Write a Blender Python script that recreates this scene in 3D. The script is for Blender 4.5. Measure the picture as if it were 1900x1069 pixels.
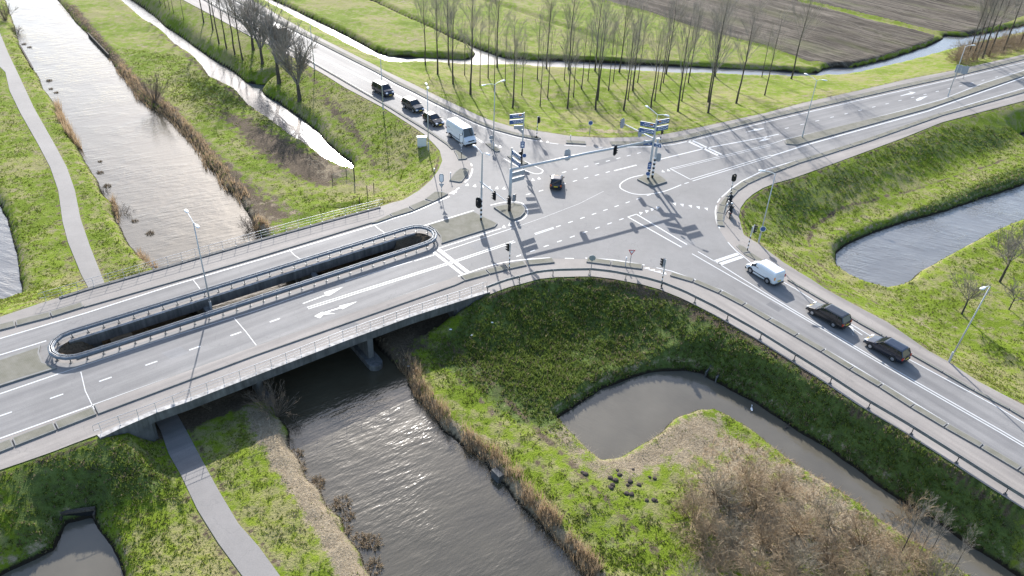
import bpy, bmesh, math, random
import numpy as np
from mathutils import Vector, Matrix
from mathutils.geometry import tessellate_polygon
R = math.radians
for o in list(bpy.data.objects): bpy.data.objects.remove(o)
SC = bpy.context.scene; COL = SC.collection
rnd = random.Random(7)

# ------------------------------------------------------------------ camera
H, F, PITCH, ROLL = 47.5, 1470.0, R(33.637), R(2.74)
_r = np.array([1, 0, 0.]); _f = np.array([0, math.cos(PITCH), -math.sin(PITCH)]); _u = np.array([0, math.sin(PITCH), math.cos(PITCH)])
_c, _s = math.cos(ROLL), math.sin(ROLL)
CR = _c*_r + _s*_u; CU = -_s*_r + _c*_u
cam = bpy.data.cameras.new('camera'); cam.sensor_width = 36; cam.lens = F/1900*36; cam.clip_end = 3000; cam.clip_start = 1
co = bpy.data.objects.new('camera', cam); COL.objects.link(co)
M = Matrix.Identity(4)
for i in range(3): M[i][0] = CR[i]; M[i][1] = CU[i]; M[i][2] = -_f[i]
M[2][3] = H; co.matrix_world = M; SC.camera = co
# ------------------------------------------------------------------ light
SUN_AZ, SUN_EL = R(-11.5), R(28)           # azimuth measured clockwise from +Y
W = bpy.data.worlds.new('World'); SC.world = W; W.use_nodes = True
nt = W.node_tree; sky = nt.nodes.new('ShaderNodeTexSky'); sky.sky_type = 'NISHITA'; sky.sun_disc = False
sky.sun_elevation = SUN_EL; sky.sun_rotation = SUN_AZ; sky.air_density = 1.0; sky.dust_density = 1.3; sky.ozone_density = 1.6
nt.links.new(sky.outputs[0], nt.nodes['Background'].inputs[0]); nt.nodes['Background'].inputs[1].default_value = 0.14
sl = bpy.data.lights.new('sun', 'SUN'); sl.energy = 4.3; sl.angle = R(0.5); sl.color = (1, 0.972, 0.935)
so = bpy.data.objects.new('sun', sl); COL.objects.link(so)
SD = Vector((math.sin(SUN_AZ)*math.cos(SUN_EL), math.cos(SUN_AZ)*math.cos(SUN_EL), math.sin(SUN_EL)))
so.rotation_euler = SD.to_track_quat('Z', 'Y').to_euler(); so.location = (0, 60, 90)
SC.view_settings.view_transform = 'Standard'; SC.view_settings.look = 'None'; SC.view_settings.exposure = 1.02; SC.view_settings.gamma = 1
SC.render.engine = 'CYCLES'
SC.cycles.max_bounces = 5; SC.cycles.diffuse_bounces = 2; SC.cycles.glossy_bounces = 3; SC.cycles.transparent_max_bounces = 4
SC.cycles.caustics_reflective = False; SC.cycles.caustics_refractive = False

# photo pixel (1900 wide) -> world point at height z
def G(x, y, z=0.0):
    u = (x-950)/F; v = -(y-534.5)/F
    d = _f + u*CR + v*CU
    t = (H-z)/-d[2]
    return np.array([d[0]*t, d[1]*t, z])
def GP(pts, z=0.0): return np.array([G(a, b, z)[:2] for a, b in pts])
def hgt(base, topy, z=0.0):              # height of a vertical thing from its base pixel and the pixel row of its top
    g = G(base[0], base[1], z); best = 0; bd = 1e9
    for h in np.arange(0.3, 22, 0.05):
        q = g+np.array([0, 0, h-H]); dd = q@_f; y = 534.5-F*(q@CU)/dd
        if abs(y-topy) < bd: bd = abs(y-topy); best = h
    return best
def GPn(pts): return GP(pts, -3.0)+np.array([0, .7])   # near shore, seen over its bank top
WZ = -3.9; LZ = -2.95; PZ = -2.88

# ------------------------------------------------------------------ materials
def lin(c): return tuple(((x/12.92) if x <= .04045 else ((x+.055)/1.055)**2.4) for x in c)
class NG:
    def __init__(s, name):
        s.m = bpy.data.materials.new(name); s.m.use_nodes = True; s.t = s.m.node_tree; s.b = s.t.nodes['Principled BSDF']
    def n(s, ty, **k):
        x = s.t.nodes.new('ShaderNode'+ty)
        for a, b in k.items():
            if a.startswith('i_'): x.inputs[a[2:].replace('_', ' ')].default_value = b
            else: setattr(x, a, b)
        return x
    def l(s, a, b): s.t.links.new(a, b)
    def noise(s, scale, detail=3, rough=.55, vec=None, sc=None):
        t = s.n('TexCoord'); x = s.n('TexNoise'); x.inputs['Scale'].default_value = scale; x.inputs['Detail'].default_value = detail; x.inputs['Roughness'].default_value = rough
        src = vec or t.outputs['Object']
        if sc:
            mp = s.n('Mapping', vector_type='TEXTURE'); mp.inputs['Scale'].default_value = tuple(1/q for q in sc[0]); mp.inputs['Rotation'].default_value = (0, 0, sc[1]); s.l(src, mp.inputs['Vector']); src = mp.outputs[0]
        s.l(src, x.inputs['Vector']); return x.outputs['Fac']
    def ramp(s, fac, stops):
        r = s.n('ValToRGB'); e = r.color_ramp.elements
        while len(e) < len(stops): e.new(.5)
        for i, (p, c) in enumerate(stops): e[i].position = p; e[i].color = (*c, 1)
        s.l(fac, r.inputs[0]); return r.outputs[0]
    def mix(s, fac, a, b, mode='MIX'):
        x = s.n('Mix', data_type='RGBA', blend_type=mode)
        for k, v in ((0, fac), (6, a), (7, b)):
            if hasattr(v, 'is_output'): s.l(v, x.inputs[k])
            else: x.inputs[k].default_value = v if k == 0 else (*v, 1)
        return x.outputs[2]
    def math(s, op, a, b=0., c=None, clamp=False):
        x = s.n('Math', operation=op, use_clamp=clamp)
        for k, v in enumerate((a, b) + ((c,) if c is not None else ())):
            if hasattr(v, 'is_output'): s.l(v, x.inputs[k])
            else: x.inputs[k].default_value = v
        return x.outputs[0]
    def attr(s, name):
        a = s.n('Attribute', attribute_name=name); return a
    def sstep(s, v, a, b):
        m = s.n('MapRange', interpolation_type='SMOOTHSTEP'); m.inputs[1].default_value = a; m.inputs[2].default_value = b
        s.l(v, m.inputs[0]); return m.outputs[0]
    def bump(s, h, st=.3, d=.1):
        b = s.n('Bump'); b.inputs['Strength'].default_value = st; b.inputs['Distance'].default_value = d; s.l(h, b.inputs['Height']); s.l(b.outputs[0], s.b.inputs['Normal'])
    def set(s, **k):
        for a, v in k.items():
            i = s.b.inputs[{'base': 'Base Color', 'rough': 'Roughness', 'metal': 'Metallic', 'ior': 'IOR', 'spec': 'Specular IOR Level', 'coat': 'Coat Weight', 'em': 'Emission Color', 'ems': 'Emission Strength'}[a]]
            if hasattr(v, 'is_output'): s.l(v, i)
            else: i.default_value = (*v, 1) if isinstance(v, tuple) else v
        return s.m
def simple(name, c, rough=.6, metal=0., var=.12, scale=3., spec=.5, coat=0.):
    g = NG(name); f = g.noise(scale, 4)
    col = g.ramp(f, [(.25, tuple(x*(1-var) for x in c)), (.75, tuple(min(1, x*(1+var)) for x in c))])
    return g.set(base=col, rough=rough, metal=metal, spec=spec, coat=coat)
MT = {}
def asphalt(name, c, rough, spots=.12, sp=.5):
    g = NG(name); big = g.noise(.11, 4, .6); fine = g.noise(9, 3, .7); mid = g.noise(1.1, 5, .65)
    a = g.ramp(big, [(.3, tuple(x*.86 for x in c)), (.7, tuple(x*1.12 for x in c))])
    tc0 = g.n('TexCoord')
    for pa, pb, pe in (((870, 460), (700, 520), (475, 610)), ((1340, 510), (1420, 560), (1700, 730)), ((1290, 290), (1420, 256), (1800, 165)), ((880, 262), (840, 240), (600, 110))):
        qa, qb, qe = G(*pa), G(*pb), G(*pe); dr = (qe-qa)/np.linalg.norm(qe-qa); an = math.atan2(dr[1], dr[0]); dp_ = g.n('VectorMath', operation='DOT_PRODUCT'); dp_.inputs[1].default_value = tuple(dr); g.l(tc0.outputs['Object'], dp_.inputs[0])
        msk = g.sstep(dp_.outputs['Value'], float(qa@dr), float(qb@dr)); per = np.array([-dr[1], dr[0], 0]); dq = g.n('VectorMath', operation='DOT_PRODUCT'); dq.inputs[1].default_value = tuple(per); g.l(tc0.outputs['Object'], dq.inputs[0]); off = g.math('ABSOLUTE', g.math('SUBTRACT', dq.outputs['Value'], float(qa@per))); msk = g.math('MULTIPLY', msk, g.math('SUBTRACT', 1.0, g.sstep(off, 11, 16)))
        st = g.noise(1.15, 3, .55, sc=((.03, .9, 1), an)); a = g.mix(g.math('MULTIPLY', msk, .62), a, g.ramp(st, [(.36, (.38, .38, .39)), (.64, (.62, .615, .61))]), 'OVERLAY')
    a = g.mix(.18, a, g.ramp(mid, [(.3, (.35,)*3), (.7, (.62,)*3)]), 'OVERLAY')
    a = g.mix(.35, a, g.ramp(fine, [(.3, (.36,)*3), (.7, (.62,)*3)]), 'OVERLAY')
    vo = g.n('TexVoronoi', feature='DISTANCE_TO_EDGE'); vo.inputs['Scale'].default_value = .09
    tc = g.n('TexCoord'); nz = g.n('TexNoise'); nz.inputs['Scale'].default_value = .5; g.l(tc.outputs['Object'], nz.inputs['Vector'])
    va = g.n('VectorMath', operation='ADD'); sc_ = g.n('VectorMath', operation='SCALE'); sc_.inputs['Scale'].default_value = 4
    g.l(nz.outputs['Color'], sc_.inputs[0]); g.l(tc.outputs['Object'], va.inputs[0]); g.l(sc_.outputs[0], va.inputs[1]); g.l(va.outputs[0], vo.inputs['Vector'])
    cr = g.math('LESS_THAN', vo.outputs['Distance'], .0035)
    a = g.mix(g.math('MULTIPLY', cr, .18), a, (.09, .09, .09))
    g.bump(fine, .35, .012)
    return g.set(base=a, rough=rough, spec=sp)
MT_R = 1; MT['road'] = asphalt('asphalt', (.212, .204, .196), .72, sp=.21)
MT['pave'] = asphalt('cycle_path_paving', (.272, .246, .222), .76, sp=.2)
MT['path'] = asphalt('bike_path_asphalt', (.215, .200, .188), .66, sp=.3)
MT['line'] = simple('road_paint', (.56, .56, .545), .55, var=.1, scale=2.5)
MT['kerb'] = simple('kerb_concrete', (.21, .205, .19), .85, var=.2, scale=1.2)
def blocks():
    g = NG('block_verge'); n = g.noise(.8, 5, .65); b = g.n('TexBrick'); tc = g.n('TexCoord'); g.l(tc.outputs['Object'], b.inputs[0]); b.inputs['Scale'].default_value = 2.4
    b.inputs['Color1'].default_value = (.205, .19, .155, 1); b.inputs['Color2'].default_value = (.17, .158, .13, 1); b.inputs['Mortar'].default_value = (.09, .10, .05, 1); b.inputs['Mortar Size'].default_value = .03
    c = g.mix(.55, b.outputs[0], g.ramp(n, [(.3, (.14, .135, .10)), (.7, (.27, .25, .215))]))
    g.bump(n, .3, .03); return g.set(base=c, rough=.9, spec=.2)
MT['block'] = blocks()
def concrete(name, c):
    g = NG(name); n = g.noise(.7, 6, .7); st = g.noise(2.5, 4, .6, sc=((1, 1, .08), 0))
    a = g.ramp(n, [(.3, tuple(x*.6 for x in c)), (.7, tuple(x*1.25 for x in c))]); a = g.mix(.6, a, g.ramp(st, [(.35, (.25,)*3), (.65, (.7,)*3)]), 'OVERLAY')
    g.bump(n, .3, .03); return g.set(base=a, rough=.85, spec=.3)
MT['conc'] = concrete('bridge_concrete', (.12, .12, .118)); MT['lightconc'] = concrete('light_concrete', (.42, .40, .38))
MT['galv'] = simple('galvanised_steel', (.27, .285, .31), .5, .5, var=.2, scale=4)
MT['darksteel'] = simple('dark_post_steel', (.08, .085, .09), .5, .5, var=.2)
MT['rail'] = simple('guardrail_steel', (.20, .225, .255), .5, .5, var=.25, scale=2)
MT['whitemetal'] = simple('painted_white_metal', (.62, .64, .66), .4, 0, var=.05)
MT['greypole'] = simple('grey_pole_paint', (.46, .48, .50), .45, .2, var=.08)
MT['lampgrey'] = simple('lamp_housing', (.75, .77, .79), .35, 0, var=.04)
MT['black'] = simple('black_plastic', (.012, .013, .016), .5, var=.1)
MT['signblue'] = simple('sign_blue', (.035, .09, .24), .5, var=.05)
MT['signback'] = simple('sign_back', (.33, .36, .40), .5, .3, var=.08)
MT['signwhite'] = simple('sign_white', (.75, .76, .78), .5, var=.03)
MT['orange'] = simple('sign_orange', (.65, .24, .04), .5, var=.03)
MT['red'] = simple('sign_red', (.5, .03, .03), .5, var=.03)
MT['glass'] = simple('tinted_glass', (.012, .016, .022), .06, 0, var=.2, spec=.8)
MT['tyre'] = simple('tyre_rubber', (.018, .018, .018), .85)
MT['rim'] = simple('alloy_rim', (.45, .46, .48), .35, .8)
MT['chrome'] = simple('headlight_lens', (.65, .68, .72), .15, .3)
MT['tail'] = simple('tail_light', (.4, .02, .01), .25); MT['indic'] = simple('amber_light', (.75, .28, .05), .3)
MT['plate'] = simple('number_plate', (.72, .52, .04), .5)
MT['navy'] = simple('navy_car_paint', (.010, .016, .032), .22, .2, coat=.6); MT['blackpaint'] = simple('black_car_paint', (.010, .011, .014), .2, .2, coat=.6)
MT['greypaint'] = simple('dark_grey_car_paint', (.035, .038, .045), .25, .3, coat=.6)
MT['whitepaint'] = simple('white_car_paint', (.72, .75, .78), .25, 0, var=.03, coat=.5)
MT['skin'] = simple('skin', (.45, .27, .19), .6); MT['cloth'] = simple('dark_clothing', (.012, .014, .02), .8, var=.3); MT['jeans'] = simple('dark_trousers', (.02, .025, .04), .85, var=.3)
MT['helmet'] = simple('silver_helmet', (.6, .62, .65), .2, .3)
def bark(name, a, b):
    g = NG(name); n = g.noise(5, 5, .7, sc=((1, 1, .25), 0)); g.bump(n, .6, .04); return g.set(base=g.ramp(n, [(.3, a), (.7, b)]), rough=.9, spec=.2)
MT['bark'] = bark('bark', (.05, .043, .035), (.13, .11, .09)); MT['twig'] = bark('poplar_twigs', (.22, .195, .165), (.37, .33, .285))
MT['twigred'] = bark('brown_twigs', (.24, .175, .11), (.42, .32, .20)); MT['twiggrey'] = bark('willow_twigs', (.24, .20, .14), (.40, .34, .245)); MT['twigdark'] = bark('dark_willow_twigs', (.13, .10, .075), (.25, .20, .155))
MT['wood'] = bark('weathered_wood', (.06, .05, .04), (.13, .11, .09))
def reedm(name, a, b):
    g = NG(name); n = g.noise(1.3, 4, .7); c = g.ramp(n, [(.3, a), (.7, b)]); m = g.set(base=c, rough=.8, spec=.2); tr = g.n('BsdfTranslucent'); g.l(c, tr.inputs['Color']); mx = g.n('MixShader'); mx.inputs[0].default_value = .45; g.l(g.b.outputs[0], mx.inputs[1]); g.l(tr.outputs[0], mx.inputs[2]); g.l(mx.outputs[0], g.t.nodes['Material Output'].inputs[0]); return m
MT['reed'] = reedm('dry_reed', (.30, .205, .115), (.56, .42, .27)); MT['straw'] = reedm('flattened_straw', (.36, .29, .20), (.62, .53, .40))
def vcol(name, rough=.75):
    g = NG(name); a = g.attr('Col'); n = g.noise(1.7, 3, .6)
    c = g.mix(.5, a.outputs['Color'], g.ramp(n, [(.3, (.38,)*3), (.7, (.62,)*3)]), 'OVERLAY')
    m = g.set(base=c, rough=rough, spec=.25)
    g.b.inputs['Subsurface Weight'].default_value = 0
    tr = g.n('BsdfTranslucent'); g.l(c, tr.inputs['Color']); mx = g.n('MixShader'); mx.inputs[0].default_value = .42
    out = g.t.nodes['Material Output']; g.l(g.b.outputs[0], mx.inputs[1]); g.l(tr.outputs[0], mx.inputs[2]); g.l(mx.outputs[0], out.inputs[0]); return m
MT['blade'] = vcol('grass_blades')
def water(name, c, rough, scale, st, ang, dist=.25, stretch=.22, ior=1.42):
    g = NG(name)
    w1 = g.noise(scale, 3, .55, sc=((stretch, 1, 1), ang)); w2 = g.noise(scale*2.7, 2, .5, sc=((.4, 1, 1), ang+.3)); w3 = g.noise(.12, 3, .6)
    h = g.math('ADD', w1, g.math('MULTIPLY', w2, .5)); h = g.math('MULTIPLY', h, g.math('ADD', .40, g.math('MULTIPLY', g.sstep(w3, .36, .64), .85)))
    g.bump(h, st, dist)
    bc = g.ramp(g.noise(.2, 3), [(.3, tuple(x*.85 for x in c)), (.7, tuple(x*1.15 for x in c))])
    return g.set(base=bc, rough=rough, ior=ior, spec=.6)
MT['canal'] = water('canal_water', (.066, .056, .036), .12, 1.5, .42, R(33), .12, ior=1.62)
MT['ditch'] = water('ditch_water', (.12, .12, .125), .16, 2.5, .4, R(20), .05, ior=1.5)
MT['pond'] = water('pond_water', (.112, .100, .078), .10, 2.2, .25, R(-40), .04)
MT['pond2'] = water('wind_rippled_pond_water', (.14, .133, .122), .16, 1.6, .75, R(-22), .12, ior=1.7)

# ------------------------------------------------------------------ mesh builder and tagging
class MB:
    def __init__(s): s.v = []; s.f = []; s.mi = []
    def add(s, vs, fs, mi=0):
        b = len(s.v); s.v += [tuple(map(float, p)) for p in vs]; s.f += [tuple(b+i for i in f) for f in fs]; s.mi += [mi]*len(fs); return s
    def box(s, c, d, rz=0, mi=0, tilt=None, taper=1.0):
        x, y, z = d[0]/2, d[1]/2, d[2]/2; m = Matrix.Rotation(rz, 3, 'Z')
        if tilt is not None: m = m @ tilt
        vs = []
        for k in (-1, 1):
            t = taper if k > 0 else 1
            for a, b in ((-1, -1), (1, -1), (1, 1), (-1, 1)): vs.append(m @ Vector((a*x*t, b*y*t, k*z)) + Vector(c))
        return s.add(vs, [(3, 2, 1, 0), (4, 5, 6, 7), (0, 1, 5, 4), (1, 2, 6, 5), (2, 3, 7, 6), (3, 0, 4, 7)], mi)
    def tube(s, pts, rs, n=8, mi=0, cap=True):
        pts = [Vector(p) for p in pts]; rs = rs if isinstance(rs, (list, tuple)) else [rs]*len(pts); vs = []; fs = []
        for i, p in enumerate(pts):
            d = (pts[min(i+1, len(pts)-1)]-pts[max(i-1, 0)]).normalized()
            a = d.cross(Vector((0, 0, 1)) if abs(d.z) < .9 else Vector((1, 0, 0))).normalized(); b = d.cross(a)
            for k in range(n):
                t = 2*math.pi*k/n; vs.append(p+(a*math.cos(t)+b*math.sin(t))*rs[i])
        for i in range(len(pts)-1):
            for k in range(n): fs.append((i*n+k, i*n+(k+1) % n, (i+1)*n+(k+1) % n, (i+1)*n+k))
        if cap: fs.append(tuple(range(n))[::-1]); fs.append(tuple((len(pts)-1)*n+k for k in range(n)))
        return s.add(vs, fs, mi)
    def prism(s, poly, z0, z1, mi=0, holes=None):
        loops = [list(poly)]+[list(h) for h in (holes or [])]
        tri = tessellate_polygon([[Vector((p[0], p[1], 0)) for p in l] for l in loops])
        allp = [p for l in loops for p in l]; n = len(allp)
        def zz(z, p): return z(p) if callable(z) else z
        vs = [(p[0], p[1], zz(z0, p)) for p in allp]+[(p[0], p[1], zz(z1, p)) for p in allp]; fs = []
        for t in tri:
            a, b, c = [allp[i] for i in t]; o = (b[0]-a[0])*(c[1]-a[1])-(b[1]-a[1])*(c[0]-a[0])
            t = t if o > 0 else t[::-1]
            fs.append(tuple(i+n for i in t)); fs.append(tuple(t[::-1]))
        k0 = 0
        for l in loops:
            m = len(l)
            for i in range(m): a, b = k0+i, k0+(i+1) % m; fs.append((a, b, b+n, a+n))
            k0 += m
        return s.add(vs, fs, mi)
    def sheet(s, poly, z, holes=None, mi=0):
        loops = [list(poly)]+[list(h) for h in (holes or [])]
        tri = tessellate_polygon([[Vector((p[0], p[1], 0)) for p in l] for l in loops]); allp = [p for l in loops for p in l]; fs = []
        for t in tri:
            a, b, c = [allp[i] for i in t]; o = (b[0]-a[0])*(c[1]-a[1])-(b[1]-a[1])*(c[0]-a[0]); fs.append(tuple(t) if o > 0 else tuple(t[::-1]))
        return s.add([(p[0], p[1], z) for p in allp], fs, mi)
    def build(s, name, mats, parent=None, origin=None, smooth=False, bevel=0, **tags):
        me = bpy.data.meshes.new(name); off = Vector(origin or (0, 0, 0))
        me.from_pydata([Vector(v)-off for v in s.v], [], s.f)
        mats = mats if isinstance(mats, (list, tuple)) else [mats]
        for m in mats: me.materials.append(MT[m] if isinstance(m, str) else m)
        if len(mats) > 1: me.polygons.foreach_set('material_index', s.mi)
        bm = bmesh.new(); bm.from_mesh(me); bmesh.ops.recalc_face_normals(bm, faces=bm.faces[:]) if len(bm.faces) < 20000 and tags.pop('recalc', True) else None; bm.to_mesh(me); bm.free()
        if smooth: me.polygons.foreach_set('use_smooth', [True]*len(me.polygons))
        o = bpy.data.objects.new(name, me); COL.objects.link(o)
        if bevel:
            b = o.modifiers.new('bevel', 'BEVEL'); b.width = bevel; b.segments = 2; b.limit_method = 'ANGLE'
        if parent: o.parent = parent
        if origin and not parent: o.location = off
        for k, v in tags.items(): o[k] = v
        return o
def thing(name, label, cat, loc=(0, 0, 0), rz=0, group=None):
    o = bpy.data.objects.new(name, None); COL.objects.link(o); o.location = loc; o.rotation_euler = (0, 0, rz); o['label'] = label; o['category'] = cat
    if group: o['group'] = group
    o.empty_display_size = .3
    return o
def tag(o, label, cat, group=None):
    o['label'] = label; o['category'] = cat
    if group: o['group'] = group
    return o
def kids(o): return [c for c in bpy.data.objects if c.parent == o]
CH = {}
def dup(root, loc, rz=0, label=None, scale=1.0, group=None):
    r = root.copy(); COL.objects.link(r); r.location = loc; r.rotation_euler = (0, 0, rz); r.scale = (scale,)*3 if not isinstance(scale, tuple) else scale
    if label: r['label'] = label
    if group: r['group'] = group
    if root.name not in CH: CH[root.name] = [(c, kids(c)) for c in kids(root)]
    for c, gs in CH[root.name]:
        d = c.copy(); COL.objects.link(d); d.parent = r
        for g in gs: e = g.copy(); COL.objects.link(e); e.parent = d
    return r

# ------------------------------------------------------------------ plan of the place
def ext(P, a=0, b=0):                     # lengthen an open polyline at its two ends, metres
    P = [np.array(p, float) for p in P]
    if a: d = P[0]-P[1]; P = [P[0]+d/np.linalg.norm(d)*a]+P
    if b: d = P[-1]-P[-2]; P = P+[P[-1]+d/np.linalg.norm(d)*b]
    return np.array(P)
railpx = [(905, 533), (940, 520), (967, 513), (1001, 504), (1031, 501), (1068, 500), (1100, 499.5), (1138.6, 504), (1161, 508.5), (1195, 515), (1228, 524), (1268, 540), (1324, 568), (1405, 613.5), (1465, 651), (1531, 692), (1602, 738.5), (1678, 783), (1758, 833), (1847, 890), (1900, 923)]
RAIL = ext(GP(railpx, .72), 0, 130)       # guardrail line, south side of the south-east road
def offset(P, d):
    P = np.array(P, float); n = len(P); out = []
    for i in range(n):
        t = P[min(i+1, n-1)]-P[max(i-1, 0)]; t = t/np.linalg.norm(t); out.append(P[i]+d*np.array([-t[1], t[0]]))
    return np.array(out)
nW = ext(GP([(0, 588), (50, 571), (83, 560), (172, 533), (280, 503), (381, 474), (496, 441), (604, 411), (704, 384)]), 120)
nNWl = ext(GP([(724, 377), (748, 371), (778, 353), (801, 333), (813.5, 315.5), (820.6, 298), (816, 280), (806, 268), (788, 250), (768, 236), (743, 220), (715, 202), (677, 182), (639, 162), (606, 141), (563, 116), (535, 102), (517, 91), (469, 70), (393, 28), (340, 0)]), 0, 150)
nNWr = ext(GP([(466, 0), (493, 14), (530, 36), (578, 62), (616, 81), (650, 98), (688, 117), (720, 134), (769, 157), (809, 177), (840, 191.5), (860, 201), (889, 215), (916, 225), (947, 234), (998, 243), (1060, 252.5), (1122, 256), (1175, 254.5), (1211, 252), (1242, 247), (1290, 238), (1420, 209.7), (1496, 189.5), (1597, 167), (1685, 146.5), (1769, 131), (1900, 101)]), 150, 150)
nSE = ext(GP([(1900, 187), (1824, 207), (1748, 227), (1673, 257), (1597, 285), (1521, 313), (1470.5, 331), (1438, 340), (1415.4, 349), (1396, 361), (1383.6, 372), (1374, 386), (1371, 402), (1375.7, 421), (1380.4, 435.6), (1395, 445), (1409, 453), (1428, 467.5), (1454, 487), (1481, 504), (1505, 518), (1535, 538), (1577, 561), (1647, 598), (1723, 651), (1761, 671.5), (1814, 707), (1900, 752)]), 150, 130)
nS = offset(RAIL, -.35)[::-1]
nSW = ext(GP([(909.5, 543), (829, 568), (763, 589), (642, 633.5), (475, 698), (350, 746.7), (289, 768), (222, 797), (186, 814.6), (180, 807), (134, 824), (101, 837), (50, 855), (0, 872)]), 0, 90)
PLAT = np.vstack([nW, nNWl, nNWr, nSE, nS, nSW])
# opening between the decks: a stadium
Na, Nb = G(127, 628)[:2], G(757, 431.7)[:2]; Sa, Sb = G(145, 672)[:2], G(793, 461)[:2]
bd = (Nb-Na)/np.linalg.norm(Nb-Na); bn = np.array([-bd[1], bd[0]])
gap = abs((Sa-Na)@bn); rad = gap/2
Ca = (Na+Na+bd*((Sa-Na)@bd))/2 - bn*rad + bd*.4; Cb = (Nb+Nb+bd*((Sb-Nb)@bd))/2 - bn*rad
def stadium(r, n=14):
    P = []
    for k in range(n+1): a = math.pi/2+math.pi*k/n; P.append(Ca+r*(bd*math.cos(a)+bn*math.sin(a)))
    for k in range(n+1): a = -math.pi/2+math.pi*k/n; P.append(Cb+r*(bd*math.cos(a)+bn*math.sin(a)))
    return np.array(P)
LOOP = stadium(rad); HOLE = stadium(rad-.45)
EAB = GP([(679, 392), (725, 442), (848, 560)]); WAB = GP([(128, 547), (175, 611), (278, 772)])
def cut(poly_line, a, far): return poly_line
EMB_E = np.vstack([EAB[::-1][2:3]*0+EAB[0:1], nW[-1:], nNWl, nNWr, nSE, nS, nSW[0:1], nSW[1:2]*.35+nSW[0:1]*.65, EAB[::-1][:2]])
EMB_E = np.vstack([EAB[0:1], nW[-1:], nNWl, nNWr, nSE, nS, nSW[0:1], GP([(900, 546), (800, 508)]), EAB[1:2]])
EMB_W = np.vstack([nW[:4], GP([(128, 546.5)]), WAB[1:2], GP([(192, 700), (192, 812)]), nSW[8:]])
# water outlines
CW = ext(GP([(10, 0), (20, 28), (28, 50), (33, 72), (38, 88), (62, 130), (70, 138), (80, 165), (95, 185), (105, 200), (118, 232), (136, 262), (151, 285), (167, 315), (182, 338), (190, 361), (209, 378), (216, 411), (227, 427), (235, 447), (255, 472), (275, 492), (330, 535), (400, 620), (455, 690), (500, 745), (536, 799), (538, 832), (563, 865), (571, 892), (596, 910), (606, 940), (637, 961), (642, 991), (667, 1026), (677, 1051), (690, 1069)], WZ), 90, 40)
CE = ext(GP([(106, 0), (126, 23), (141, 43), (159, 61), (164, 66), (202, 106), (215, 129), (240, 154), (258, 184), (280, 200), (306, 212), (326, 232), (359, 267), (376, 290), (387, 313), (407, 326), (417, 351), (442, 363), (450, 381), (465, 406), (474, 430), (500, 455), (560, 505), (640, 580), (690, 630), (722, 668), (755, 697), (758, 717), (778, 740), (801, 770), (821, 799), (841, 814), (869, 837), (904, 862), (910, 882), (937, 900), (955, 930), (970, 943), (1000, 971), (1033, 1009), (1064, 1039), (1091, 1069)], WZ), 90, 40)
CANAL = np.vstack([CW, CE[::-1]])
D1l = ext(GPn([(227, 0), (265, 33), (296, 51), (323, 78), (354, 98), (371, 116), (384, 136), (412, 152), (437, 164), (455, 187), (480, 205), (513, 227), (538, 248), (576, 270), (606, 293), (637, 308), (652, 311)]), 90)
D1r = ext(GP([(243, 0), (286, 30), (306, 50), (328, 63), (366, 91), (394, 111), (430, 131), (457, 154), (480, 158), (500, 159), (485, 167), (490, 177), (513, 189), (551, 215), (589, 245), (611, 270), (627, 285), (652, 303), (656, 308)], WZ), 90)
DITCH1 = np.vstack([D1l, D1r[::-1]])
D2a = GPn([(487.6, 0), (511.6, 15), (556, 39), (587, 54), (619, 72), (657, 92), (688, 107), (719, 119), (738, 116), (769.5, 112), (814, 114), (852, 117), (889.5, 119), (940, 119), (975, 121), (1076, 125.6), (1177, 130), (1278, 134), (1430, 138.5), (1496, 141.5), (1546, 143.5), (1572, 143), (1622, 131), (1698, 111), (1761, 92), (1824, 76), (1900, 59)]); D2a = ext(D2a, 80, 80)
D2b = GP([(504, 0), (537, 15), (581, 36.6), (619, 55.6), (657, 74.5), (695, 96), (720, 104), (750, 107), (788, 107), (826, 108.6), (864, 111), (879, 107), (882, 100), (874, 90), (864, 87), (839, 76), (807, 59), (763, 39), (700, 10), (672, 0)], WZ)
D2b = ext(D2b, 80, 60)
D2c = ext(GP([(681, 0), (700, 7), (750, 32), (807, 56), (832, 68.5), (877, 87.5), (915, 102), (940, 109), (975, 111), (1076, 115), (1177, 120), (1278, 124), (1430, 131), (1496, 136.4), (1518, 136), (1527, 130), (1546, 126), (1584, 126), (1647, 111), (1723, 86), (1751, 73), (1750, 67), (1786, 69), (1824, 63), (1900, 48)], WZ), 60, 80)
DITCH2 = np.vstack([D2a, D2c[::-1], D2b[::-1]])
POND_E = np.vstack([GP([(1549, 485), (1551, 470), (1571, 454), (1609, 437), (1673, 414), (1748, 394), (1824, 368.6), (1900, 343), (2000, 305)], WZ), GP([(2000, 360), (1900, 408), (1877, 416), (1831, 436), (1786, 461), (1745, 484), (1700, 508), (1685, 525), (1662, 534), (1635, 538), (1604, 530), (1582, 518), (1556, 500)], WZ)])
POND_T = GP([(1884, 258), (1900, 249), (1940, 238), (1980, 250), (1960, 266), (1905, 266)], WZ)
POND_C = GP([(1033, 777), (1051, 765), (1076, 750), (1114, 724), (1152, 709), (1192, 694), (1228, 688), (1266, 688), (1304, 694), (1316, 704), (1354, 724), (1405, 750), (1430, 767), (1478, 799), (1526, 827), (1584, 867), (1635, 905), (1685, 938), (1748, 976), (1799, 1014), (1837, 1034), (1900, 1078), (1990, 1140), (1920, 1180), (1830, 1100), (1770, 1055), (1690, 1005), (1627, 963), (1597, 940), (1546, 907), (1483, 870), (1445, 842), (1420, 822), (1387, 795), (1354, 775), (1324, 760), (1286, 764), (1253, 777), (1228, 802), (1190, 827), (1165, 842), (1137, 854), (1117, 857), (1101, 844), (1081, 824), (1054, 799)], WZ)
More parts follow.
